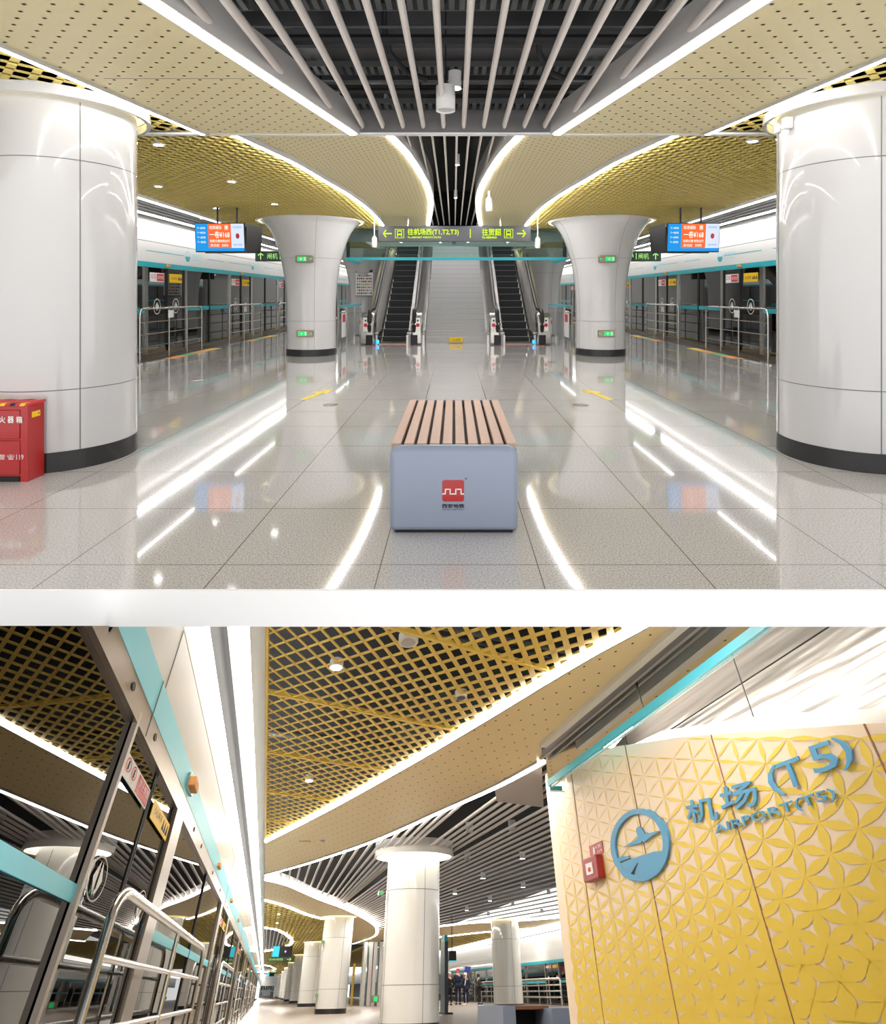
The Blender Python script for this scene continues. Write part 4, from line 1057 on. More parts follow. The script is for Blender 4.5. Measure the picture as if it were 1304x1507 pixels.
# perforated panel between the straight strips
p1 = S1 + [(2.45, 2.6), (2.42, 3.9), (2.40, 6.98)] + S2c[::-1]
mb = MB().prism(p1, Z2, Z2 + 0.02, M['beige2'])
holes(mb, p1, (-.062, .17), (.105, .29), (1.914, 5.75), 0.0075, 0.014, Z2 - 0.0015, M['hole'], 0.07)
make(mb, 'ceiling', frame=H2, kind='structure', smooth=False)
make(MB().ribbon([(2.40, 6.95), (2.43, 3.9), (2.46, 2.6)], 0.07, Z2 - 0.035, Z2 + 0.03, M['matt']).ribbon([(2.55, 7.5), (2.57, 2.6)], 0.03, Z2 - 0.02, Z2 + 0.05, M['fascia']), 'trim_7', frame=H2, kind='structure')
make(MB().box(2.46, 2.54, 2.6, 7.5, Z2 + 0.05, Z2 + 0.07, M['ink']), 'trim_7', frame=H2, kind='structure')
def strip2(pts, w, lab, z=None, g='lower strip lights'):
    z = Z2 if z is None else z
    make(MB().ribbon(pts, w, z - 0.016, z + 0.012, M['strip2']), 'strip_light', frame=H2, label=lab, cat='ceiling light', group=g)
strip2(S1, 0.11, 'broad diagonal light strip between gold grille and perforated panel, lower view')
strip2(S2c, 0.10, 'diagonal light strip between perforated panel and dark slats, lower view')
strip2(S3, 0.10, 'curved light strip sweeping round the second white column, lower view')
strip2(S4, 0.09, 'short curved light strip left of the second white column, lower view')
strip2(S6, 0.12, 'curved light strip above the right-hand column, lower view')
strip2(S7, 0.13, 'farther light strip behind the right-hand column, lower view')
strip2(EYE_O, 0.10, 'nearer pointed light loop at far left above the small monitor')
strip2(EYE_P, 0.10, 'farthest pointed light loop at far left')
for c, o in ((S1, -1), (S2c, 1), (S3, -1)):
    cc = []
    for i, p in enumerate(c):
        q0, q1 = Vector(c[max(i - 1, 0)]), Vector(c[min(i + 1, len(c) - 1)]); d = (q1 - q0).normalized()
        cc.append((p[0] - d.y * 0.055 * (-o), p[1] + d.x * 0.055 * (-o)))
    make(MB().ribbon(cc, 0.02, Z2 - 0.02, Z2 + (0.03 if c is S1 else 0.16), M['fascia']), 'trim_7', frame=H2, kind='structure')
# wedge panel
wp = plan([(731, 1178), (728, 1160), (797, 1118), (800, 1187)])
make(MB().prism(wp, Z2 - 0.01, Z2 + 0.12, M['fascia']), 'trim_7', frame=H2, kind='structure')
# slat field
SF = S2c[::-1] + S3[:-6] + S6 + [(11.0, 8.0), (3.4, 8.0), (wp[2][0], wp[2][1])]
ends = []
x = 401.0; st = 13.0
import bisect as _b
s2x = [388, 450, 550, 650, 730, 797]; s2y = [1287, 1270, 1236, 1192, 1156, 1120]
def s2at(x):
    i = min(len(s2x) - 2, max(0, _b.bisect_right(s2x, x) - 1)); return s2y[i] + (s2y[i + 1] - s2y[i]) * (x - s2x[i]) / (s2x[i + 1] - s2x[i])
while x < 728: ends.append((x, s2at(x), 1441 - max(0, x - 560) * 0.15)); x += st; st += 1.05
x = 735
while x < 799: ends.append((x, 1177 + (x - 731) * .15, 1413)); x += 13.5
y = 1193.0; st = 8.6
while y < 1352: ends.append((800 + (y - 1125) * .107, y, 1409)); y += st; st = max(4.6, st - 0.13)
mb = MB()
for ex, ey, vy in ends:
    a = onz(ex, ey, Z2); b = onz(ex + (401 - ex) * .05 + 0.0001, ey + (vy - ey) * .05, Z2)
    d = (b.x - a.x, b.y - a.y); L = math.hypot(*d); d = (d[0] / L, d[1] / L)
    segs = clipline((a.x, a.y), d, SF)
    for t0, t1 in segs:
        if t1 < 0.3: continue
        t0 = max(t0, -3.0)
        if t0 > 20: continue
        w0 = 0.038
        mb.ribbon([(a.x + d[0] * t0, a.y + d[1] * t0), (a.x + d[0] * t1, a.y + d[1] * t1)], w0, Z2 + 0.03, Z2 + 0.055, M['slat']); break
make(mb, 'ceiling', frame=H2, kind='structure', smooth=False)
# second perforated canopy and far grilles
p2 = S3 + [(3.2, 40)] + S4[::-1]
mb = MB().prism(p2, Z2, Z2 + 0.02, M['beige2']); holes(mb, p2, (-.1, .3), (.2, .5), (1, 26), 0.012, 0.03, Z2 - 0.002, M['hole'], 0.1)
make(mb, 'ceiling', frame=H2, kind='structure', smooth=False)
def lattice_multi(mb, loops, *a):
    # cut openings: split region by testing midpoints
    outer = loops[0]
    tmp = MB(); lattice(tmp, outer, *a)
    for i in range(0, len(tmp.f)): pass
    keep = [i for i, f in enumerate(tmp.f) if not any(inside(((sum(tmp.v[k].x for k in f) / len(f)), (sum(tmp.v[k].y for k in f) / len(f))), h) for h in loops[1:])]
    o = len(mb.v); mb.v += tmp.v; k = mb.mi(a[-1])
    for i in keep: mb.f.append([q + o for q in tmp.f[i]]); mb.m.append(k)
gx = S4 + [(3.2, 40), (4.1, 45), (5.0, 60), (5.0, 120), (-.36, 120)]
mb = MB()
eo = EYE_O + [(-.4, 53.1), (-.4, 33.2)]; ep = EYE_P + [(-.4, 108), (-.4, 80)]
def near_split(mb):
    for fam, stp in ((0, 0), ):
        lattice(mb, gx, (.16, -.3), (.16, .45), (0, 30), lambda x, y: 0.075, Z2 - 0.0, Z2 + 0.03, M['gold'])
near_split(mb)
# drop bars that fall in the pointed openings (bars are cut into 2-unit pieces)
keepf, keepm = [], []
for f, m_ in zip(mb.f, mb.m):
    cx_ = sum(mb.v[k].x for k in f) / len(f); cy_ = sum(mb.v[k].y for k in f) / len(f)
    if inside((cx_, cy_), eo) or inside((cx_, cy_), ep): continue
    keepf.append(f); keepm.append(m_)
mb.f, mb.m = keepf, keepm
make(mb, 'ceiling', frame=H2, kind='structure', smooth=False)
mb = MB()
for loop, y0_, y1_ in ((eo, 33, 54), (ep, 80, 108)):
    for k in range(8):
        x = -.30 + k * .17
        for t0, t1 in clipline((x, 0), (0, 1), loop): mb.box(x - .02, x + .02, t0, t1, Z2 + .03, Z2 + .1, M['slat'])
make(mb, 'ceiling', frame=H2, kind='structure', smooth=False)
p3 = S6 + S7[::-1]
mb = MB().prism(p3, Z2, Z2 + 0.02, M['beige2']); make(mb, 'ceiling', frame=H2, kind='structure', smooth=False)
g3 = S7 + [(10.5, 33), (10.5, 110), (5.0, 110), (5.0, 45), (7.0, 41.5)]
mb = lattice(MB(), [(5.0, 45), (7.0, 41.5), (7.83, 39.3), (9.03, 36.2), (10.5, 34), (10.5, 90), (5.0, 90)], (.2, -.35), (.2, .5), (8, 40), lambda x, y: 0.10, Z2, Z2 + .03, M['gold'])
make(mb, 'ceiling', frame=H2, kind='structure', smooth=False)
make(MB().box(4.1, 5.3, 34.5, 46, Z2, Z2 + .02, M['beige2']), 'ceiling', frame=H2, kind='structure')

# platform edge, left
XL = -0.62
make(MB().box(XL + .02, -.47, 2.0, 160, Z2 - 0.0, Z2 + 0.03, M['cove2']), 'strip_light', frame=H2, label='very long glowing white ceiling band running to the far end beside the platform doors', cat='ceiling light')
make(MB().box(-.47, -.365, 2.0, 160, Z2 - .02, Z2 + .03, M['white']), 'trim_8', frame=H2, kind='structure')
make(MB().box(XL - .2, XL - .05, 2.0, 160, 1.30, 1.72, M['dark']), 'trim_8', frame=H2, kind='structure')
for k in range(10):
    y = 3.1 + k * 2.4
    make(MB().box(XL + .02, -.47, y, y + .02, Z2 - 0.004, Z2 - .001, M['seam']), 'trim_8', frame=H2, kind='structure')
h = thing('route_header', 'cyan and white door header rising steeply along the left of the lower view', 'header panel', (XL, 20, .68), H2)
make(MB().box(XL - .03, XL, 1.2, 160, .848, 1.083, M['white']), 'lower_white_panel', h)
make(MB().box(XL - .03, XL, 1.2, 160, 1.09, 1.34, M['white']), 'upper_white_panel', h)
make(MB().box(XL - .03, XL + .004, 1.2, 160, .735, .848, M['cyan']), 'cyan_band', h)
make(MB().box(XL - .03, XL + .002, 1.2, 160, .655, .735, M['steel2']), 'steel_soffit', h)
mb = MB()
for y in (3.0, 10.2, 17.4, 24.6):
    make(MB().box(XL + .004, XL + .006, y, y + .014, .66, .848, M['seam']), 'panel_joint', h)
    make(MB().box(XL + .0, XL + .002, y + .1, y + .115, .848, 1.083, M['seam']), 'panel_joint', h)
for y in (2.55, 3.2, 5.4, 6.1, 7.6, 9.0, 10.9): make(MB().slab([(.03 * math.cos(a * math.pi / 6), .012 * math.sin(a * math.pi / 6)) for a in range(12)], (XL + .003, y, .70), (0, 1, 0), (0, 0, 1), (1, 0, 0), .003, M['ink']), 'screw', h)
t = thing('door_indicator', 'small beige indicator box on the cyan band, lower view', 'indicator lamp', (XL, 4.59, .77), H2)
make(MB().box(XL + .004, XL + .05, 4.48, 4.70, .765, .81, M['orange']), 'lens', t, bevel=0.006)
make(MB().box(XL + .004, XL + .02, 4.44, 4.74, .758, .817, M['steel']), 'base', t)
for k in range(3):
    y = 7.9 + k * 3.3
    make(MB().box(XL + .004, XL + .03, y, y + .25, .77, .80, M['orange']), 'door_indicator', frame=H2, label=f'tiny indicator on the receding cyan band, {ORD[k + 1]} from the viewer', cat='indicator lamp', group='receding door indicators', bevel=.004)
zt, zb = .69, G2 + .03
def ringq(mb, c, u, v, r0, r1, m, n=24, sy=1.0):
    for a in range(n):
        a0, a1 = a * 2 * math.pi / n, (a + 1) * 2 * math.pi / n
        mb.quad(*[Vector(c) + Vector(u) * (r * math.cos(b)) + Vector(v) * (r * sy * math.sin(b)) for r, b in ((r0, a0), (r1, a0), (r1, a1), (r0, a1))], m)
def psd_bay(X, sg, yc, n, side, detail=True, nm=''):
    u = Vector((0, 1, 0)) if sg < 0 else Vector((0, -1, 0)); v = Vector((0, 0, 1)); nn = Vector((-sg, 0, 0))
    t = thing('sliding_platform_door', f'dark glass sliding door pair in the {side} row of the lower view, {ORD[n]} from the viewer', 'door', (X, yc, G2), H2, group=f'lower view {side} doors')
    for q in (-1, 1):
        ya, yb = (yc - .78, yc - .01) if q < 0 else (yc + .01, yc + .78)
        L = make(MB().box(X + sg * .02, X + sg * .03, ya, yb, zb, zt, M['psd2']), 'door_leaf', t)
        if not detail: continue
        mb = MB().box(X + sg * .015, X + sg * .035, ya, ya + .02, zb, zt, M['ink']).box(X + sg * .015, X + sg * .035, yb - .02, yb, zb, zt, M['ink'])
        make(mb, 'leaf_frame', L)
        ym = yc + q * .42; first = (q < 0) == (sg < 0)
        mb = MB(); xs = X + sg * .012
        mb.slab([(-.33, -.032), (.33, -.032), (.33, .032), (-.33, .032)], (xs, ym, .55), u, v, nn, .003, M['whitep'] if first else M['yellow'])
        if first:
            mb.slab([(-.0, -.026), (.31, -.026), (.31, .026), (-.0, .026)], (xs, ym, .55) , u, v, nn, .005, M['pink'])
            text(mb, '禁止倚靠', Vector((xs, ym, .555)) + u * .155 + nn * .007, u, v, .27, .026, M['whitep'])
            for dx in (-.26, -.12):
                ringq(mb, Vector((xs, ym, .556)) + u * dx + nn * .005, u, v, .042, .054, M['pink'], 16, .38)
                mb.slab([(-.006, -.012), (.006, -.012), (.006, .012), (-.006, .012)], Vector((xs, ym, .556)) + u * dx, u, v, nn, .006, M['ink'])
            lab = 'red and white no-leaning sticker'
        else:
            text(mb, '小心夹手', Vector((xs, ym, .555)) - u * .13 + nn * .005, u, v, .3, .028, M['ink'])
            for dx in (.10, .18, .26): mb.slab([(-.03, -.018), (.03, -.018), (0, .02)], Vector((xs, ym, .55)) + u * dx, u, v, nn, .005, M['ink'])
            lab = 'yellow caution sticker'
        make(mb, 'warning_sticker', L, label=lab, smooth=False)
        mb = MB(); c = Vector((X + sg * .014, yc + q * .55, .265))
        ringq(mb, c, u, v, .14, .152, M['fascia'], 28, .37)
        for d in (-1, 1): mb.add([c + u * (d * a) + v * b for a, b in ((.015, -.045), (.085, 0), (.015, .045))], [(0, 1, 2)], M['whitep'])
        make(mb, 'opening_mark', L, label='round arrow mark', smooth=False)
    return t
def fixed(X, sg, ya, yb, lab, side):
    t = thing('fixed_glass_panel', lab, 'glass screen', (X, (ya + yb) / 2, zb), H2, group=f'lower view {side} screens')
    make(MB().box(X + sg * .02, X + sg * .03, ya, yb, zb, zt, M['psd2']), 'pane', t)
    make(MB().box(X + sg * .012, X + sg * .018, ya, yb, .188, .228, M['cyan']), 'cyan_band', t)
    ym = (ya + yb) / 2
    if yb - ya > 3: make(MB().box(X + sg * .01, X + sg * .03, ym - .02, ym + .02, zb, zt, M['ink']), 'mullion', t)
    for y in ((ya, yb) if ya > 1.5 else (yb,)):
        w = .34 if yb - ya > 3 else .04
        make(MB().box(X - sg * .002, X + sg * (.05 if w > .1 else .016), y - w if y == yb else y, y if y == yb else y + w, zb, zt, M['postm'] if w < .1 else M['steel2']), 'steel_post', t)
fixed(XL, -1, 1.0, 2.84, 'first dark glass screen with cyan band at the left edge, lower view', 'left')
for k in range(8):
    yc = 3.62 + 7.2 * k
    psd_bay(XL, -1, yc, k, 'left', k < 3)
    fixed(XL, -1, yc + .80, yc + 6.4, f'glass screen with wide bronze posts in the left row, {ORD[k]} beyond the nearest doors', 'left')
make(MB().box(XL - .9, XL - .85, 2, 160, G2 - .2, 1.5, M['track']).box(XL - .85, XL, 2, 160, G2 - .2, G2 - .15, M['track']), 'wall_left', frame=H2, kind='structure')
make(MB().box(XL - .05, XL + .01, 2, 160, G2, G2 + .03, M['steel2']), 'trim_8', frame=H2, kind='structure')
def rail2(xf, y0, y1, ys, label, r=.0148, n=0):
    t = thing('waiting_rail', label, 'railing', (xf, (y0 + y1) / 2, G2), H2, group='lower view steel rails')
    zt_ = .222; R_ = .07; Ry = .22
    pts = [(xf, y0, G2), (xf, y0, zt_ - R_)] + [(xf, y0 + Ry - Ry * math.cos(a), zt_ - R_ + R_ * math.sin(a)) for a in (.3, .6, .9, 1.2, 1.57)]
    pts += [(xf, y1 - Ry + Ry * math.sin(a), zt_ - R_ + R_ * math.cos(a)) for a in (0, .3, .6, .9, 1.2, 1.57)] + [(xf, y1, G2)]
    make(MB().tube(pts, r, M['steel'], 16), 'frame', t)
    for z in (.075, -.07, -.22): make(MB().tube([(xf, y0, z), (xf, y1, z)], r * .62, M['steel'], 12), 'crossbar', t)
    for y in ys: make(MB().tube([(xf, y, G2), (xf, y, zt_)], r * .72, M['steel'], 12), 'post', t)
rail2(-.5, 2.78, 6.9, (4.8,), 'large steel waiting rail in the lower left foreground with a rounded corner')
for k, (a, b) in enumerate(((9.9, 13.5), (17.2, 20.9), (24.3, 28), (31.5, 35.2), (39, 42), (46, 50))):
    rail2(-.5, a, b, ((a + b) / 2,), f'receding steel rail at lower left, {ORD[k + 1]} from the viewer')
# far end of the hall
make(MB().box(-.9, 12, 160, 160.5, G2, 2.7, M['matt']), 'wall_back', frame=H2, kind='structure')
t = thing('end_screen', 'distant dark glass screen closing the platform at lower left', 'glass screen', (.7, 135, G2), H2)
make(MB().box(-.62, 1.3, 135, 135.3, G2, .70, M['psd2']), 'pane', t)
make(MB().box(-.62, 1.3, 134.6, 134.9, .14, .22, M['cyan']), 'cyan_band', t)
make(MB().box(-.62, 1.3, 134.6, 135.2, .70, 1.5, M['white']), 'white_header', t)
for x in (-.3, .0, .35, .7, 1.05): make(MB().box(x, x + .04, 134.7, 134.95, G2, .70, M['steel']), 'mullion', t)

# columns
def col2(cx, cy, r, label, lip=None, green=True, kind='h'):
    t = thing('round_column', label, 'column', (cx, cy, G2), H2, group='lower view columns')
    ph = .10
    make(MB().lathe([(r, G2 + ph), (r, Z2 + (.06 if lip else 0))], M['col2'], cx, cy, 96), 'shaft', t)
    make(MB().lathe([(r + .005, G2), (r + .005, G2 + ph), (r, G2 + ph)], M['plinth'], cx, cy, 96), 'plinth', t)
    mb = MB(); seamed(mb, cx, cy, r, G2 + ph, Z2 - .06, [math.atan2(-cy, -cx) + .45 + k * math.pi / 2 for k in range(4)], (0.06, 1.12), M['seam'])
    make(mb, 'seam', t)
    if lip:
        c = make(MB().lathe([(lip, Z2 + .14), (lip, Z2 - .05), (lip - .04, Z2 - .05), (lip - .04, Z2 - .0), (r, Z2 - .0)], M['col2'], cx, cy, 96), 'halo_cap', t)
        make(MB().lathe([(r + .003, Z2 - .012), (lip - .045, Z2 - .012)], M['ring2'], cx, cy, 96), 'light_ring', c)
    else:
        make(MB().lathe([(r + .0, Z2 - .03), (r + .09, Z2 - .01)], M['halo'], cx, cy, 96), 'light_ring', t)
    return t
MAINC = (2.30, 14.45)
col2(MAINC[0], MAINC[1], .47, 'large white round column with glowing ring cap at the middle of the lower view', lip=.72)
for k, cy in enumerate((28.3, 43.3, 58.3, 73.5, 88.5, 103.5, 118.5, 133)):
    col2(2.06, cy, .475, f'white round column with black plinth receding at lower left, {ORD[k]} of the row behind the large one')
RC = (8.1, 29.7)
col2(RC[0], RC[1], .50, 'white round column behind the grey bench at lower right')
for (px, py, y, lab, s) in ((561, 1314, 14.3, 'green exit plate on the left edge of the large column', .45), (553, 1470, 14.2, 'lower green exit plate on the left edge of the large column', .6),
                            (475, 1386, 28, 'small exit plate high on the column behind the large one', .45), (466, 1465, 28, 'small exit plate low on the column behind the large one', .45)):
    p = ony(px, py, y); w = .09 * s
    t = thing('exit_plate', lab, 'exit sign', p, H2, group='lower view exit plates')
    make(MB().box(p.x - w, p.x + w, p.y, p.y + .15, p.z - .06 * s, p.z + .06 * s, M['steel2']), 'frame', t)
    make(MB().box(p.x - w * .6, p.x + w * .5, p.y - .02, p.y, p.z - .04 * s, p.z + .04 * s, M['exitg']), 'lit_panel', t)

# ------------------------------------------------------------------ patterned wall with station name
XW = 2.8
topl = [(8.15, 1.585), (6.87, 1.49), (6.10, 1.405), (4.93, 1.21), (4.42, 1.112), (3.175, .868), (2.0, .63)]
w = thing('patterned_wall', 'large yellow flower-patterned wall with the blue station name at lower right', 'wall panel', (XW, 5, G2), H2)
pl = [(y, z) for y, z in topl] + [(2.0, G2), (8.15, G2)]
make(MB().slab(pl, (XW, 0, 0), (0, 1, 0), (0, 0, 1), (1, 0, 0), .30, M['cream']), 'panel', w, smooth=False)
def intop(y, z):
    return inside((y, z), pl)
mb = MB(); dy, dz = .279, .1235
xs_ = XW - .0025
for j in range(-8, 19):
    for k in range(-8, 13):
        y0 = 3.70 + dy * j; z0 = .31 + dz * k + (dz / 2 if j % 2 else 0)
        for (ey, ez) in ((dy, dz / 2), (dy, -dz / 2), (0, dz)):
            P = []
            zc_ = z0 + ez / 2; yc_ = y0 + ey / 2
            wf = max(.07, min(.49, .49 - .36 * max(0, zc_) - .020 * (yc_ - 4)))
            if yc_ > 5.5 and zc_ > .4: wf = max(.05, wf - .08)
            # local metric: y compressed by 2.609 to make a true hexagonal lattice
            a, b = ey / 2.609, ez; Ln = math.hypot(a, b); nx_, nz_ = -b / Ln, a / Ln
            for tt, ww in ((0, .05), (.25, .66), (.5, 1), (.75, .66), (1, .05)): P.append((y0 + ey * tt + nx_ * Ln * wf * .5 * ww * 2.609, z0 + ez * tt + nz_ * Ln * wf * .5 * ww))
            for tt, ww in ((1, .05), (.75, .66), (.5, 1), (.25, .66), (0, .05)): P.append((y0 + ey * tt - nx_ * Ln * wf * .5 * ww * 2.609, z0 + ez * tt - nz_ * Ln * wf * .5 * ww))
            if all(intop(p, q_ + .004) and p < 8.14 and p > 2.05 for p, q_ in P):
                mb.add([(xs_, p, q_) for p, q_ in P], [tuple(range(len(P)))], M['petal'])
make(mb, 'flower_pattern', w, smooth=False)
mb = MB()
for y in (3.07, 4.49, 5.89, 7.29):
    zz = 1.6
    for (ya, za), (yb, zb_) in zip(topl, topl[1:]):
        if yb <= y <= ya: zz = zb_ + (za - zb_) * (y - yb) / (ya - yb)
    mb.box(XW - .004, XW, y - .006, y + .006, G2, zz, M['brown'])
make(mb, 'panel_joints', w, smooth=False)
# raised lettering: u = towards smaller y (reading direction), v = up
uW, vW = Vector((0, -1, 0)), Vector((0, 0, 1))
def wl(px, py): return onx(px, py, XW)
def letters(s, pl_, pr_, h, m, name, bold=0.0, ext=.007, lab=None, ital=0.0):
    a, b = wl(*pl_), wl(*pr_); c = (a + b) / 2; W_ = abs(a.y - b.y)
    d = (b - a).normalized()
    mb = MB(); text(mb, s, c + Vector((-.016, 0, 0)), d, vW, W_, h, m, ext=ext, bold=bold, italic=ital)
    make(mb, name, w, label=lab, smooth=False)
def hz(p0, p1): return abs(wl(*p0).z - wl(*p1).z)
letters('机', (1013, 1196), (1057, 1188), .115, M['blue'], 'station_character', bold=.003, lab='blue brush-style character', ital=.2)
letters('场', (1063, 1178), (1117, 1165), .115, M['blue'], 'station_character', bold=.003, lab='blue brush-style character', ital=.3)
letters('(', (1134, 1152), (1152, 1147), .135, M['blue'], 'station_character', bold=.0015)
letters('T', (1151, 1144), (1185, 1132), .115, M['blue'], 'station_character', bold=.0015)
letters('5', (1196, 1120), (1234, 1109), .115, M['blue'], 'station_character', bold=.0015)
letters(')', (1236, 1110), (1257, 1104), .135, M['blue'], 'station_character', bold=.0015)
letters('AIRPORT(T5)', (1055, 1223), (1233, 1168), .052, M['blue'], 'english_name', bold=.001)
# round emblem with aeroplane and runway
C0 = wl(944, 1243); px0 = (wl(901, 1250) - wl(987, 1236)); ry = abs(px0.y) / 2; rz = abs(wl(944, 1190).z - wl(944, 1297).z) / 2
def emb(px, py):   # crop pixel (zoom 10.03) -> wall point
    return wl(880 + px / 10.03, 1180 + py / 10.03)
def poly_on_wall(mb, pts, off, m, th=.01):
    P = [emb(*p) for p in pts]; n = len(P)
    a = [Vector((XW - off, p.y, p.z)) for p in P]; b = [Vector((XW - off + th, p.y, p.z)) for p in P]
    mb.add(a + b, [tuple(range(n))] + [(i, (i + 1) % n, (i + 1) % n + n, i + n) for i in range(n)], m)
em = thing('station_emblem', 'round blue emblem of an aeroplane over a runway on the yellow wall', 'emblem', (XW - .02, C0.y, C0.z - rz), H2)
mb = MB(); n = 64
oc = (650, 640); 
outer, inner = [], []
rnd = random.Random(5)
for i in range(n):
    a = 2 * math.pi * i / n
    rx, ry_ = 432, 538
    jit = 1 + (rnd.uniform(-.018, .022) if (0.2 < (a % math.pi) < 1.4) else 0)
    outer.append((oc[0] + rx * jit * math.cos(a), oc[1] - ry_ * jit * math.sin(a)))
    inner.append((oc[0] - 10 + 355 * math.cos(a), oc[1] - 5 - 455 * math.sin(a)))
O_ = [emb(*p) for p in outer]; I_ = [emb(*p) for p in inner]
of = .022
vs = [Vector((XW - of, p.y, p.z)) for p in O_ + I_] + [Vector((XW - .004, p.y, p.z)) for p in O_ + I_]
fs = []
for i in range(n):
    j = (i + 1) % n; fs += [(i, j, n + j, n + i), (i, j, 2 * n + j, 2 * n + i), (n + i, n + j, 3 * n + j, 3 * n + i)]
mb.add(vs, fs, M['blue']); make(mb, 'ring', em, smooth=False)
mb = MB(); poly_on_wall(mb, [(598, 410), (605, 385), (640, 366), (672, 385), (725, 488), (760, 455), (775, 470), (900, 432), (945, 432), (800, 525), (760, 560), (720, 602), (680, 580), (665, 612), (640, 610), (510, 648), (480, 645), (410, 668), (440, 645), (590, 562), (625, 510), (600, 450)], .02, M['blue'])
make(mb, 'aeroplane', em, smooth=False)
mb = MB()
poly_on_wall(mb, [(300, 840), (380, 905), (500, 852), (680, 792), (860, 737), (1005, 722), (1030, 760), (985, 905), (900, 1010), (790, 1075), (640, 1120), (510, 1100), (575, 1080), (628, 905), (612, 905), (505, 1090), (450, 1060), (350, 950)], .02, M['blue'])
poly_on_wall(mb, [(300, 835), (410, 800), (425, 810), (485, 797), (495, 830), (345, 890)], .02, M['blue'])
make(mb, 'runway', em, smooth=False)
# fire alarm point
a, b = wl(867, 1262), wl(893, 1295)
al = thing('fire_alarm_button', 'square dark red alarm box with white window on the yellow wall', 'alarm box', (XW, 7.0, .6), H2)
y_a, y_b = wl(867, 1275).y, wl(889, 1270).y; z_b, z_a = wl(878, 1297).z, wl(878, 1261).z
make(MB().box(XW - .07, XW, y_b, y_a, z_b, z_a, M['redm']), 'housing', al, bevel=.008)
ym, zm = (y_a + y_b) / 2, (z_a + z_b) / 2; hy, hz_ = abs(y_a - y_b) * .22, abs(z_a - z_b) * .25
make(MB().box(XW - .076, XW - .07, ym - hy, ym + hy, zm - hz_, zm + hz_, M['whitep']), 'window', al)
mb = MB().box(XW - .079, XW - .076, ym - hy * .4, ym + hy * .3, zm - hz_ * .5, zm + hz_ * .2, M['pink']); make(mb, 'button', al)
t = thing('alarm_label', 'bright red label plate just above the dark red alarm box', 'sign', (XW, 7.0, z_a + .02), H2)
y2a, y2b = wl(869, 1252).y, wl(888, 1246).y
make(MB().box(XW - .008, XW - .001, y2b, y2a, z_a + .008, z_a + .085, M['red']), 'plate', t)
mb = MB(); text(mb, '火警', (XW - .01, (y2a + y2b) / 2 - .05, z_a + .06), uW, vW, .16, .022, M['whitep']); text(mb, '119', (XW - .01, (y2a + y2b) / 2 - .08, z_a + .028), uW, vW, .12, .016, M['whitep'])
mb.slab([(-.03, -.02), (.02, -.02), (.02, .01), (.005, .03), (-.015, .03), (-.03, .01)], (XW - .01, y2a - .12, z_a + .04), uW, vW, (-1, 0, 0), .001, M['whitep'])
make(mb, 'lettering', t, smooth=False)

# rippled metal cladding rising behind the wall, stair side
cl = thing('stairwell_cladding', 'rippled satin metal cladding above and behind the yellow wall', 'wall cladding', (3.6, 5, .3), H2)
pc = [(1.2, -.1), (9.0, -.1), (9.0, 3.2), (1.2, 3.2)]
make(MB().box(3.55, 3.6, 1.2, 9.0, -.1, 3.4, M['ripple']), 'sheet', cl)
mb = MB().box(3.545, 3.55, 1.2, 9.0, 1.62, 1.628, M['ink'])
for y in (5.0, 7.4): mb.box(3.545, 3.55, y, y + .012, -.1, 3.4, M['seam'])
make(mb, 'sheet_joints', cl)
c2_ = [(8.1, 1.66), (6.1, 1.54), (4.4, 1.245), (3.1, .955), (2.0, .71)]
make(MB().slab(c2_ + [(2.0, .5), (8.1, 1.3)], (3.3, 0, 0), (0, 1, 0), (0, 0, 1), (1, 0, 0), .05, M['clad']), 'cap_rail', cl)

strip2([(3.12, 7.0), (3.07, 6.66), (2.86, 5.03), (2.73, 3.88), (2.6, 2.9)], .13, 'added slanting light strip in place of the glass reflection, before the rippled cladding', z=1.615)  # added strip: stands in for the reflected strip and lights the cladding
# glass soffit screen with turquoise edge along the opening
gs = thing('glass_smoke_screen', 'hanging glass screen with bright turquoise lower edge above the yellow wall', 'glass screen', (2.6, 5, 1.35), H2)
make(MB().box(2.597, 2.603, 2.2, 7.47, 1.40, 1.66, M['pane2']), 'side_pane', gs)
make(MB().box(2.60, 2.79, 7.467, 7.473, 1.40, 1.66, M['pane2']), 'end_pane', gs)
make(MB().box(2.59, 2.61, 2.2, 7.48, 1.355, 1.407, M['aqua']), 'turquoise_edge', gs)
make(MB().box(2.61, 2.74, 7.46, 7.48, 1.325, 1.36, M['teal']), 'turquoise_edge', gs, label='short dull teal end piece')
make(MB().box(2.62, 2.635, 2.2, 7.48, 1.345, 1.355, M['white']).box(2.6, 2.76, 7.45, 7.46, 1.31, 1.32, M['white']), 'lower_rim', gs)
for y in (3.35, 5.0): make(MB().tube([(2.6, y, 1.36), (2.585, y + .05, 1.66)], .007, M['steel'], 8), 'hanger_rod', gs)

# ------------------------------------------------------------------ ceiling fittings, lower hall
def fitting(px, py, r, lab, kind, z=None):
    z = Z2 - .012 if z is None else z; p = onz(px, py, z)
    t = thing('recessed_downlight' if kind != 'speaker' else 'ceiling_speaker', lab, 'ceiling lamp' if kind != 'speaker' else 'speaker', p, H2, group='lower view ceiling lamps' if kind != 'speaker' else None)
    ey = 1.45
    def el(r0, z0): return [(p.x + r0 * math.cos(a * math.pi / 12), p.y + r0 * ey * math.sin(a * math.pi / 12)) for a in range(24)]
    make(MB().prism(el(r, 0), p.z, p.z + .05, M['matt']), 'rim', t)
    m = {'lit': 'lamp', 'speaker': 'fascia', 'off': 'duct'}[kind]
    mb = MB(); mb.add([(x, y, p.z - .003) for x, y in el(r * .75, 0)], [tuple(range(24))], M[m]); make(mb, 'lens', t)
fitting(494.7, 982.7, .052, 'bright downlight in the near gold grille of the lower view', 'lit')
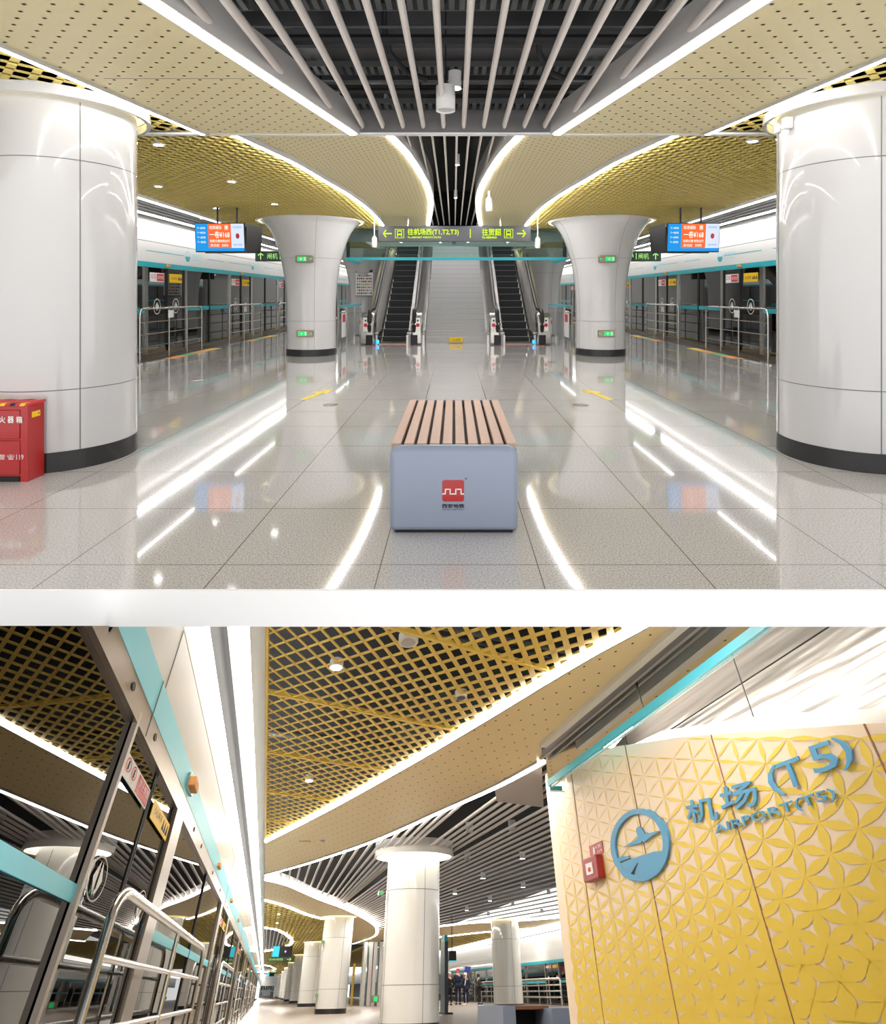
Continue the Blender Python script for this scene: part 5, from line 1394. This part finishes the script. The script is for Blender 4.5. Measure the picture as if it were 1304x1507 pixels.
fitting(601, 945.5, .07, 'flat white disc speaker in the near gold grille', 'speaker')
fitting(678.6, 1027, .05, 'unlit round fitting at the right of the near gold grille', 'off')
fitting(455, 1149, .05, 'second bright downlight farther down the gold grille', 'lit')
fitting(410.5, 1345.5, .05, 'upper small downlight in the grille at far left', 'lit'); fitting(408, 1358.5, .05, 'lower small downlight in the grille at far left', 'lit')
fitting(475, 1237.5, .045, 'grey sensor on the perforated panel beside the red lettering', 'off')
LS = ((769, 1264), (711, 1293), (669.5, 1315.5), (770, 1306), (721, 1326), (808, 1317), (755, 1334.5), (687, 1340), (719, 1348), (798, 1344))
NM = ('highest on the right', 'highest in the middle', 'just right of the large column', 'second down on the right', 'in the middle of the field', 'beside the yellow wall edge', 'below centre', 'low near the large column', 'lowest in the middle', 'lowest on the right')
for (px, py), nm in zip(LS, NM):
    p = onz(px, py, Z2 + .02)
    t = thing('cylinder_lamp', f'small lit lamp among the dark slats, {nm}', 'ceiling lamp', p, H2, group='lamps among the slats')
    make(MB().lathe([(.05, p.z), (.055, p.z + .1), (.003, p.z + .1)], M['white'], p.x, p.y, 16), 'housing', t)
    make(MB().disc(p.x, p.y, p.z, .05, M['lamp'], 16), 'lens', t)
for (px, py), nm in zip(((691, 1225), (754, 1222), (688, 1266)), ('left', 'right', 'lower')):
    p = onz(px, py, Z2 + .02)
    t = thing('cylinder_speaker', f'unlit pale cylinder in the upper slats, {nm} one of three', 'speaker', p, H2, group='unlit cylinders among the slats')
    make(MB().lathe([(.06, p.z), (.06, p.z + .12), (.003, p.z + .12)], M['fascia'], p.x, p.y, 16), 'housing', t); make(MB().disc(p.x, p.y, p.z, .055, M['louv'], 16), 'face', t)
p = onz(449, 1238, Z2 - .003)
make(text(MB(), '火灾报警', (p.x, p.y, p.z), (1, 0, 0), (0, -1, 0), .19, .14, M['red'], bold=.004), 'ceiling_lettering', frame=H2, label='small red lettering on the perforated ceiling panel', cat='label', smooth=False)

# ------------------------------------------------------------------ distant signs, totem, bench
def facing(name, label, cat, px0, px1, py0, py1, y, parts, th=.25, group=None):
    a = ony(px0, py1, y); b = ony(px1, py0, y)
    t = thing(name, label, cat, (a.x, y, a.z), H2, group=group)
    make(MB().box(a.x, b.x, y, y + th, a.z, b.z, M['black'] if name.endswith('monitor') else M['dgreen']), 'casing', t)
    for nm, f0, f1, g0, g1, m in parts:
        make(MB().box(a.x + (b.x - a.x) * f0, a.x + (b.x - a.x) * f1, y - .05, y - .002, a.z + (b.z - a.z) * g0, a.z + (b.z - a.z) * g1, M[m]), nm, t)
    xm = (a.x + b.x) / 2
    make(MB().box(xm - .012, xm + .012, y + .1, y + .13, b.z, Z2, M['black']), 'hanger', t)
    return a, b, t
facing('information_monitor', 'small hanging monitor with cyan left part at far left of the lower view', 'monitor', 400, 431, 1392, 1409, 36, [('cyan_screen', .0, .34, .05, .97, 'tvcy'), ('screen_mark', .62, .7, .42, .58, 'tvw')])
a, b, t = facing('hanging_sign', 'small green hanging sign under the cyan monitor', 'sign', 393, 429, 1409.5, 1414.5, 39, [])
mb = MB(); text(mb, '往机场西', (a.x + (b.x - a.x) * .35, 38.98, (a.z + b.z) / 2), (1, 0, 0), (0, 0, 1), (b.x - a.x) * .6, (b.z - a.z) * .7, M['sgreen']); arrow_glyph(mb, (a.x + (b.x - a.x) * .9, 38.98, (a.z + b.z) / 2), (1, 0, 0), (0, 0, 1), .2, .1, M['sgreen'], 0)
make(mb, 'lettering', t, smooth=False)
facing('information_monitor', 'tiniest hanging monitor in the far left distance', 'monitor', 392, 404, 1432, 1437, 75, [('cyan_screen', .0, .34, .05, .97, 'tvcy')])
facing('hanging_sign', 'tiny green sign above the tiniest monitor', 'sign', 396, 408, 1428, 1431.5, 78, [('lit_panel', .1, .9, .2, .8, 'sgreen')])
facing('information_monitor', 'black monitor beside the dark totem at lower right', 'monitor', 661, 671.5, 1399, 1415, 27, [('cyan_edge', .0, .95, .0, .07, 'tvcy')])
b0 = onz(654, 1493, G2)
a = ony(654.5, 1385, b0.y); c = ony(659.5, 1385, b0.y)
t = thing('information_totem', 'tall narrow dark blue totem beside the large column', 'totem', (b0.x, b0.y, G2), H2)
make(MB().box(a.x, c.x, b0.y, b0.y + .6, G2 + .03, a.z, M['totem']), 'slab', t)
make(MB().box(a.x, c.x + .12, b0.y - .05, b0.y + .8, G2, G2 + .03, M['ink']), 'foot', t)
make(MB().box(a.x, c.x, b0.y + .02, b0.y + .5, a.z, a.z + .12, M['teal']), 'teal_head', t)
# grey bench with wood seat
BZ = -.14
q0, q1 = onz(741, 1479, BZ), onz(808, 1485, BZ); q2 = onz(757, 1490, BZ)
t = thing('platform_bench', 'grey bench with brown wooden seat below the white column at lower right', 'bench', (q0.x, q0.y, G2), H2)
yb_ = 14.0
e0, e1, e2 = ony(737, 1478, yb_), ony(756, 1478, yb_), ony(808, 1485, yb_)
bz = ony(770, 1481, yb_).z
make(MB().box(e0.x + .05, e2.x, yb_, yb_ + 1.6, bz - .035, bz, M['brown']), 'seat', t, bevel=.008)
make(MB().box(e0.x, e1.x, yb_ - .1, yb_ + 1.6, G2, bz + .01, M['bench']), 'end_block', t, bevel=.01)
f0, f1 = ony(803, 1485, yb_ - .1), ony(835, 1485, yb_ - .1)
make(MB().box(f0.x, f1.x, yb_ - .4, yb_ + 1.6, G2, bz - .02, M['bench']), 'end_block', t, bevel=.01)
make(MB().box(e1.x, f0.x, yb_ + .5, yb_ + 1.5, G2, bz - .05, M['ink']), 'inner_panel', t)

# lift enclosure and yellow panel in the distance
y = 41
l0, l1 = ony(533, 1475, y), ony(563, 1375, y)
t = thing('lift_enclosure', 'distant grey steel and glass lift enclosure just left of the large column', 'lift', (l0.x, y, G2), H2)
for f_ in (0, .35, .62, 1.0):
    x = l0.x + (l1.x - l0.x) * f_; make(MB().box(x - .08, x + .08, y, y + .6, G2, Z2 - .1, M['fascia']), 'frame_post', t)
make(MB().box(l0.x, l1.x, y + .2, y + .25, G2, Z2 - .1, M['pane']), 'glass_wall', t)
make(MB().box(l0.x + (l1.x - l0.x) * .38, l0.x + (l1.x - l0.x) * .6, y + .1, y + .18, G2, .45, M['steel2']), 'lift_door', t)
make(MB().box(l0.x + (l1.x - l0.x) * .36, l0.x + (l1.x - l0.x) * .62, y + .05, y + .1, .5, .62, M['pink']), 'red_lintel', t)
y = 47; l0, l1 = ony(517, 1470, y), ony(523.5, 1418, y)
make(MB().box(l0.x, l1.x, y, y + .5, G2, l1.z, M['yel']), 'yellow_panel', frame=H2, label='narrow yellow panel in the gap beside the second white column', cat='wall panel')

# right platform side of the lower hall
XR = 11.0
make(MB().box(XR + .9, XR + 1.0, 12, 130, G2 - .2, 1.6, M['track']), 'wall_right', frame=H2, kind='structure')
make(MB().box(XR, XR + .2, 12, 130, .86, 1.46, M['white']), 'wall_right', frame=H2, kind='structure')
make(MB().box(XR - .5, XR + .1, 12, 130, 1.50, 1.60, M['cove3']), 'strip_light', frame=H2, label='bright ceiling band above the right-hand platform, lower view', cat='ceiling light')
h = thing('route_header', 'white header with teal band behind the people at lower right', 'header panel', (XR, 60, .6), H2)
make(MB().box(XR - .02, XR + .2, 12, 130, .72, 1.0, M['white']), 'map_panel', h)
make(MB().box(XR - .04, XR + .2, 12, 130, .64, .72, M['teal']), 'teal_band', h)
zt = .64
for k in range(7):
    yc = 33.6 + 7.2 * (k - 1)
    psd_bay(XR, 1, yc, k, 'right', k < 4)
    t = thing('fixed_glass_panel', f'glass screen with teal band in the right row of the lower view, {ORD[k]} along', 'glass screen', (XR, yc + 3.5, G2), H2, group='lower view right screens')
    make(MB().box(XR + .02, XR + .03, yc + .8, yc + 6.4, zb, zt, M['psd2']), 'pane', t)
    make(MB().box(XR - .012, XR + .018, yc + .8, yc + 6.4, .13, .19, M['teal']), 'teal_band', t)
    for y in (yc + .8, yc + 3.6, yc + 6.3): make(MB().box(XR - .02, XR + .05, y, y + .1, zb, zt, M['steel']), 'steel_post', t)
for k, (a, b) in enumerate(((31.2, 36.6), (39.5, 43.5), (47, 51))):
    rail2(XR - .5, a, b, ((a + b) / 2, a + (b - a) * .25), f'steel waiting rail before the right-hand doors, lower view, {ORD[k]} one', r=.03)

# ------------------------------------------------------------------ people, seen from behind in the distance
def skin_mesh(name, verts, edges, radii, m, parent, root=0, sub=1):
    loc = LOC[parent.name]
    me = bpy.data.meshes.new(name); me.from_pydata([Vector(v) for v in verts], edges, [])
    o = bpy.data.objects.new(name, me); C.objects.link(o)
    sm = o.modifiers.new('s', 'SKIN'); sm.use_smooth_shade = True
    for i, r in enumerate(radii): me.skin_vertices[0].data[i].radius = (r, r) if not isinstance(r, tuple) else r
    me.skin_vertices[0].data[root].use_root = True
    ss = o.modifiers.new('u', 'SUBSURF'); ss.levels = sub; ss.render_levels = sub
    bpy.context.view_layer.update()
    nm = bpy.data.meshes.new_from_object(o.evaluated_get(bpy.context.evaluated_depsgraph_get()))
    nm.materials.clear(); nm.materials.append(m)
    nm.shade_smooth()
    bpy.data.objects.remove(o)
    o = bpy.data.objects.new(name, nm); C.objects.link(o); o.parent = parent
    LOC[o.name] = loc; FR[o.name] = FR[parent.name]; WM[o.name] = WM[parent.name]
    return o
def person(px, py, top, jacket, trousers, hat, label, face=0.0, arm=0):
    b = onz(px, py, G2)
    ht = ony(px, top, b.y).z - G2          # height so that head top meets photo
    t = bpy.data.objects.new('person', None); C.objects.link(t); t['label'] = label; t['category'] = 'person'
    k = ht / 1.75
    WM[t.name] = H2 @ Matrix.Translation(b) @ Matrix.Rotation(face, 4, 'Z') @ Matrix.Diagonal((k * 1.45, k * 1.45, k, 1)); t.matrix_world = WM[t.name]; LOC[t.name] = Vector((0, 0, 0)); FR[t.name] = H2
    V = [(0, 0, .98), (0, 0, 1.18), (0, .01, 1.40), (0, 0, 1.50), (0, -.01, 1.58), (0, -.005, 1.68),
         (-.09, 0, .93), (-.10, -.01, .52), (-.10, .02, .09), (-.10, -.14, .04),
         (.09, 0, .93), (.10, -.01, .52), (.10, .02, .09), (.10, -.14, .04),
         (-.19, .01, 1.42), (-.25, .02, 1.15), (-.24, -.06, .90), (-.235, -.09, .80),
         (.19, .01, 1.42), (.25, .02, 1.15), (.24, -.06, .90), (.235, -.09, .80)]
    if arm: V[15] = (-.27, -.02, 1.18); V[16] = (-.16, -.22, 1.22); V[17] = (-.12, -.30, 1.26)
    E = [(0, 1), (1, 2), (2, 3), (3, 4), (4, 5), (0, 6), (6, 7), (7, 8), (8, 9), (0, 10), (10, 11), (11, 12), (12, 13), (2, 14), (14, 15), (15, 16), (16, 17), (2, 18), (18, 19), (19, 20), (20, 21)]
    Rr = [(.13, .10), (.12, .10), (.13, .10), .055, .085, .08, .08, .058, .042, .04, .08, .058, .042, .04, .055, .042, .032, .026, .055, .042, .032, .026]
    body = skin_mesh('body', V, E, Rr, M['skin'], t, 0)
    # fingers: five short tapered chains on each hand
    for s, w_ in ((-1, 17), (1, 21)):
        wv = Vector(V[w_]); fv, fe, fr = [tuple(wv)], [], [.022]
        for q in range(5):
            d = Vector((s * (.010 if q else -.03), -.018 + q * .012, -.04 if q else -.02)); ln = (.7, 1, 1.1, 1.0, .8)[q]
            base = len(fv); p1_ = wv + Vector((0, -.03 + q * .015, -.035)) ; p2_ = p1_ + d * ln
            fv += [tuple(p1_), tuple(p2_), tuple(p2_ + Vector((0, -.01, -.02 * ln)))]; fe += [(0, base), (base, base + 1), (base + 1, base + 2)]; fr += [.010, .009, .007]
        skin_mesh('hand', fv, fe, fr, M['skin'], body, 0, 0)
    JV = [V[0][:2] + (.90,), V[1], V[2], (0, 0, 1.47), V[14], V[15], V[16], V[18], V[19], V[20]]
    skin_mesh('jacket', JV, [(0, 1), (1, 2), (2, 3), (2, 4), (4, 5), (5, 6), (2, 7), (7, 8), (8, 9)], [(.17, .125), (.155, .12), (.155, .12), .08, .075, .06, .05, .075, .06, .05], M[jacket], t, 0)
    skin_mesh('trousers', [(0, 0, .95), V[6], V[7], (-.10, .02, .10), V[10], V[11], (.10, .02, .10)], [(0, 1), (1, 2), (2, 3), (0, 4), (4, 5), (5, 6)], [.145, .10, .078, .07, .10, .078, .07], M[trousers], t, 0)
    for s in (-1, 1):
        mb = MB(); mb.slab([(-.05, -.19), (.045, -.19), (.05, .08), (-.045, .08)], (s * .10, 0, 0), (1, 0, 0), (0, 1, 0), (0, 0, 1), .075, M['whitep' if hat == 'whitep' else 'ink'])
        make(mb, 'shoe', t, bevel=.02)
    if hat:
        make(MB().lathe([(.108, 1.655), (.106, 1.70), (.09, 1.755), (.05, 1.785), (.002, 1.79)], M[hat], 0, 0, 20), 'cap', t)
        mb = MB(); mb.slab([(-.08, -.08), (.08, -.08), (.06, -.17), (-.06, -.17)], (0, 0, 1.66), (1, 0, 0), (0, 1, 0), (0, 0, 1), .012, M[hat]); make(mb, 'cap_peak', t)
    else:
        make(MB().lathe([(.09, 1.60), (.102, 1.68), (.09, 1.75), (.05, 1.785), (.002, 1.79)], M['ink'], 0, .012, 20), 'hair', t)
    # face towards -y of the figure
    mb = MB(); mb.tube([(0, -.085, 1.655), (0, -.105, 1.625)], .012, M['skin'], 6)
    for s in (-1, 1): mb.disc(s * .03, -.09, 1.66, .008, M['ink'], 8)
    mb.box(-.022, .022, -.093, -.085, 1.592, 1.598, M['pink']); make(mb, 'face', t)
    return t
person(674.5, 1478.5, 1426, 'navy', 'navy', 'pink', 'person in dark navy work clothes and red cap standing with back turned', math.pi, 0)
person(686, 1479, 1432, 'navy', 'navy', 'whitep', 'person in navy jacket with white cap and white shoes, back turned', math.pi + .3, 0)
person(705.5, 1478.5, 1434, 'coat', 'blk', None, 'person in brown jacket standing beside the white column, hands raised in front', math.pi / 2, 1)
person(661.5, 1479.5, 1431, 'blk', 'blk', 'fascia', 'person in black partly hidden behind the dark totem', math.pi, 0)
person(718.5, 1473, 1433, 'blk', 'blk', None, 'person in black half hidden by the left side of the white column', math.pi * .9, 0)
person(772, 1477, 1432, 'blk', 'blk', 'fascia', 'person in black just right of the white column', math.pi, 0)
a, b = ony(684, 1432, 33), ony(693, 1422, 33)
t = thing('flag_board', 'blue board held up above the group of people', 'sign', (a.x, 33, a.z), H2)
mb = MB(); mb.slab([(0, .1), (.9, 0), (1, .9), (.15, 1)], (a.x, 33, a.z), (b.x - a.x, 0, 0), (0, 0, b.z - a.z), (0, 1, 0), .1, mat('flag_blue', (44, 66, 160), .6, noise=.05))
make(mb, 'board', t)
make(MB().tube([((a.x + b.x) / 2, 33.1, a.z), ((a.x + b.x) / 2 - .1, 33.1, a.z - .3)], .02, M['steel'], 8), 'stick', t)
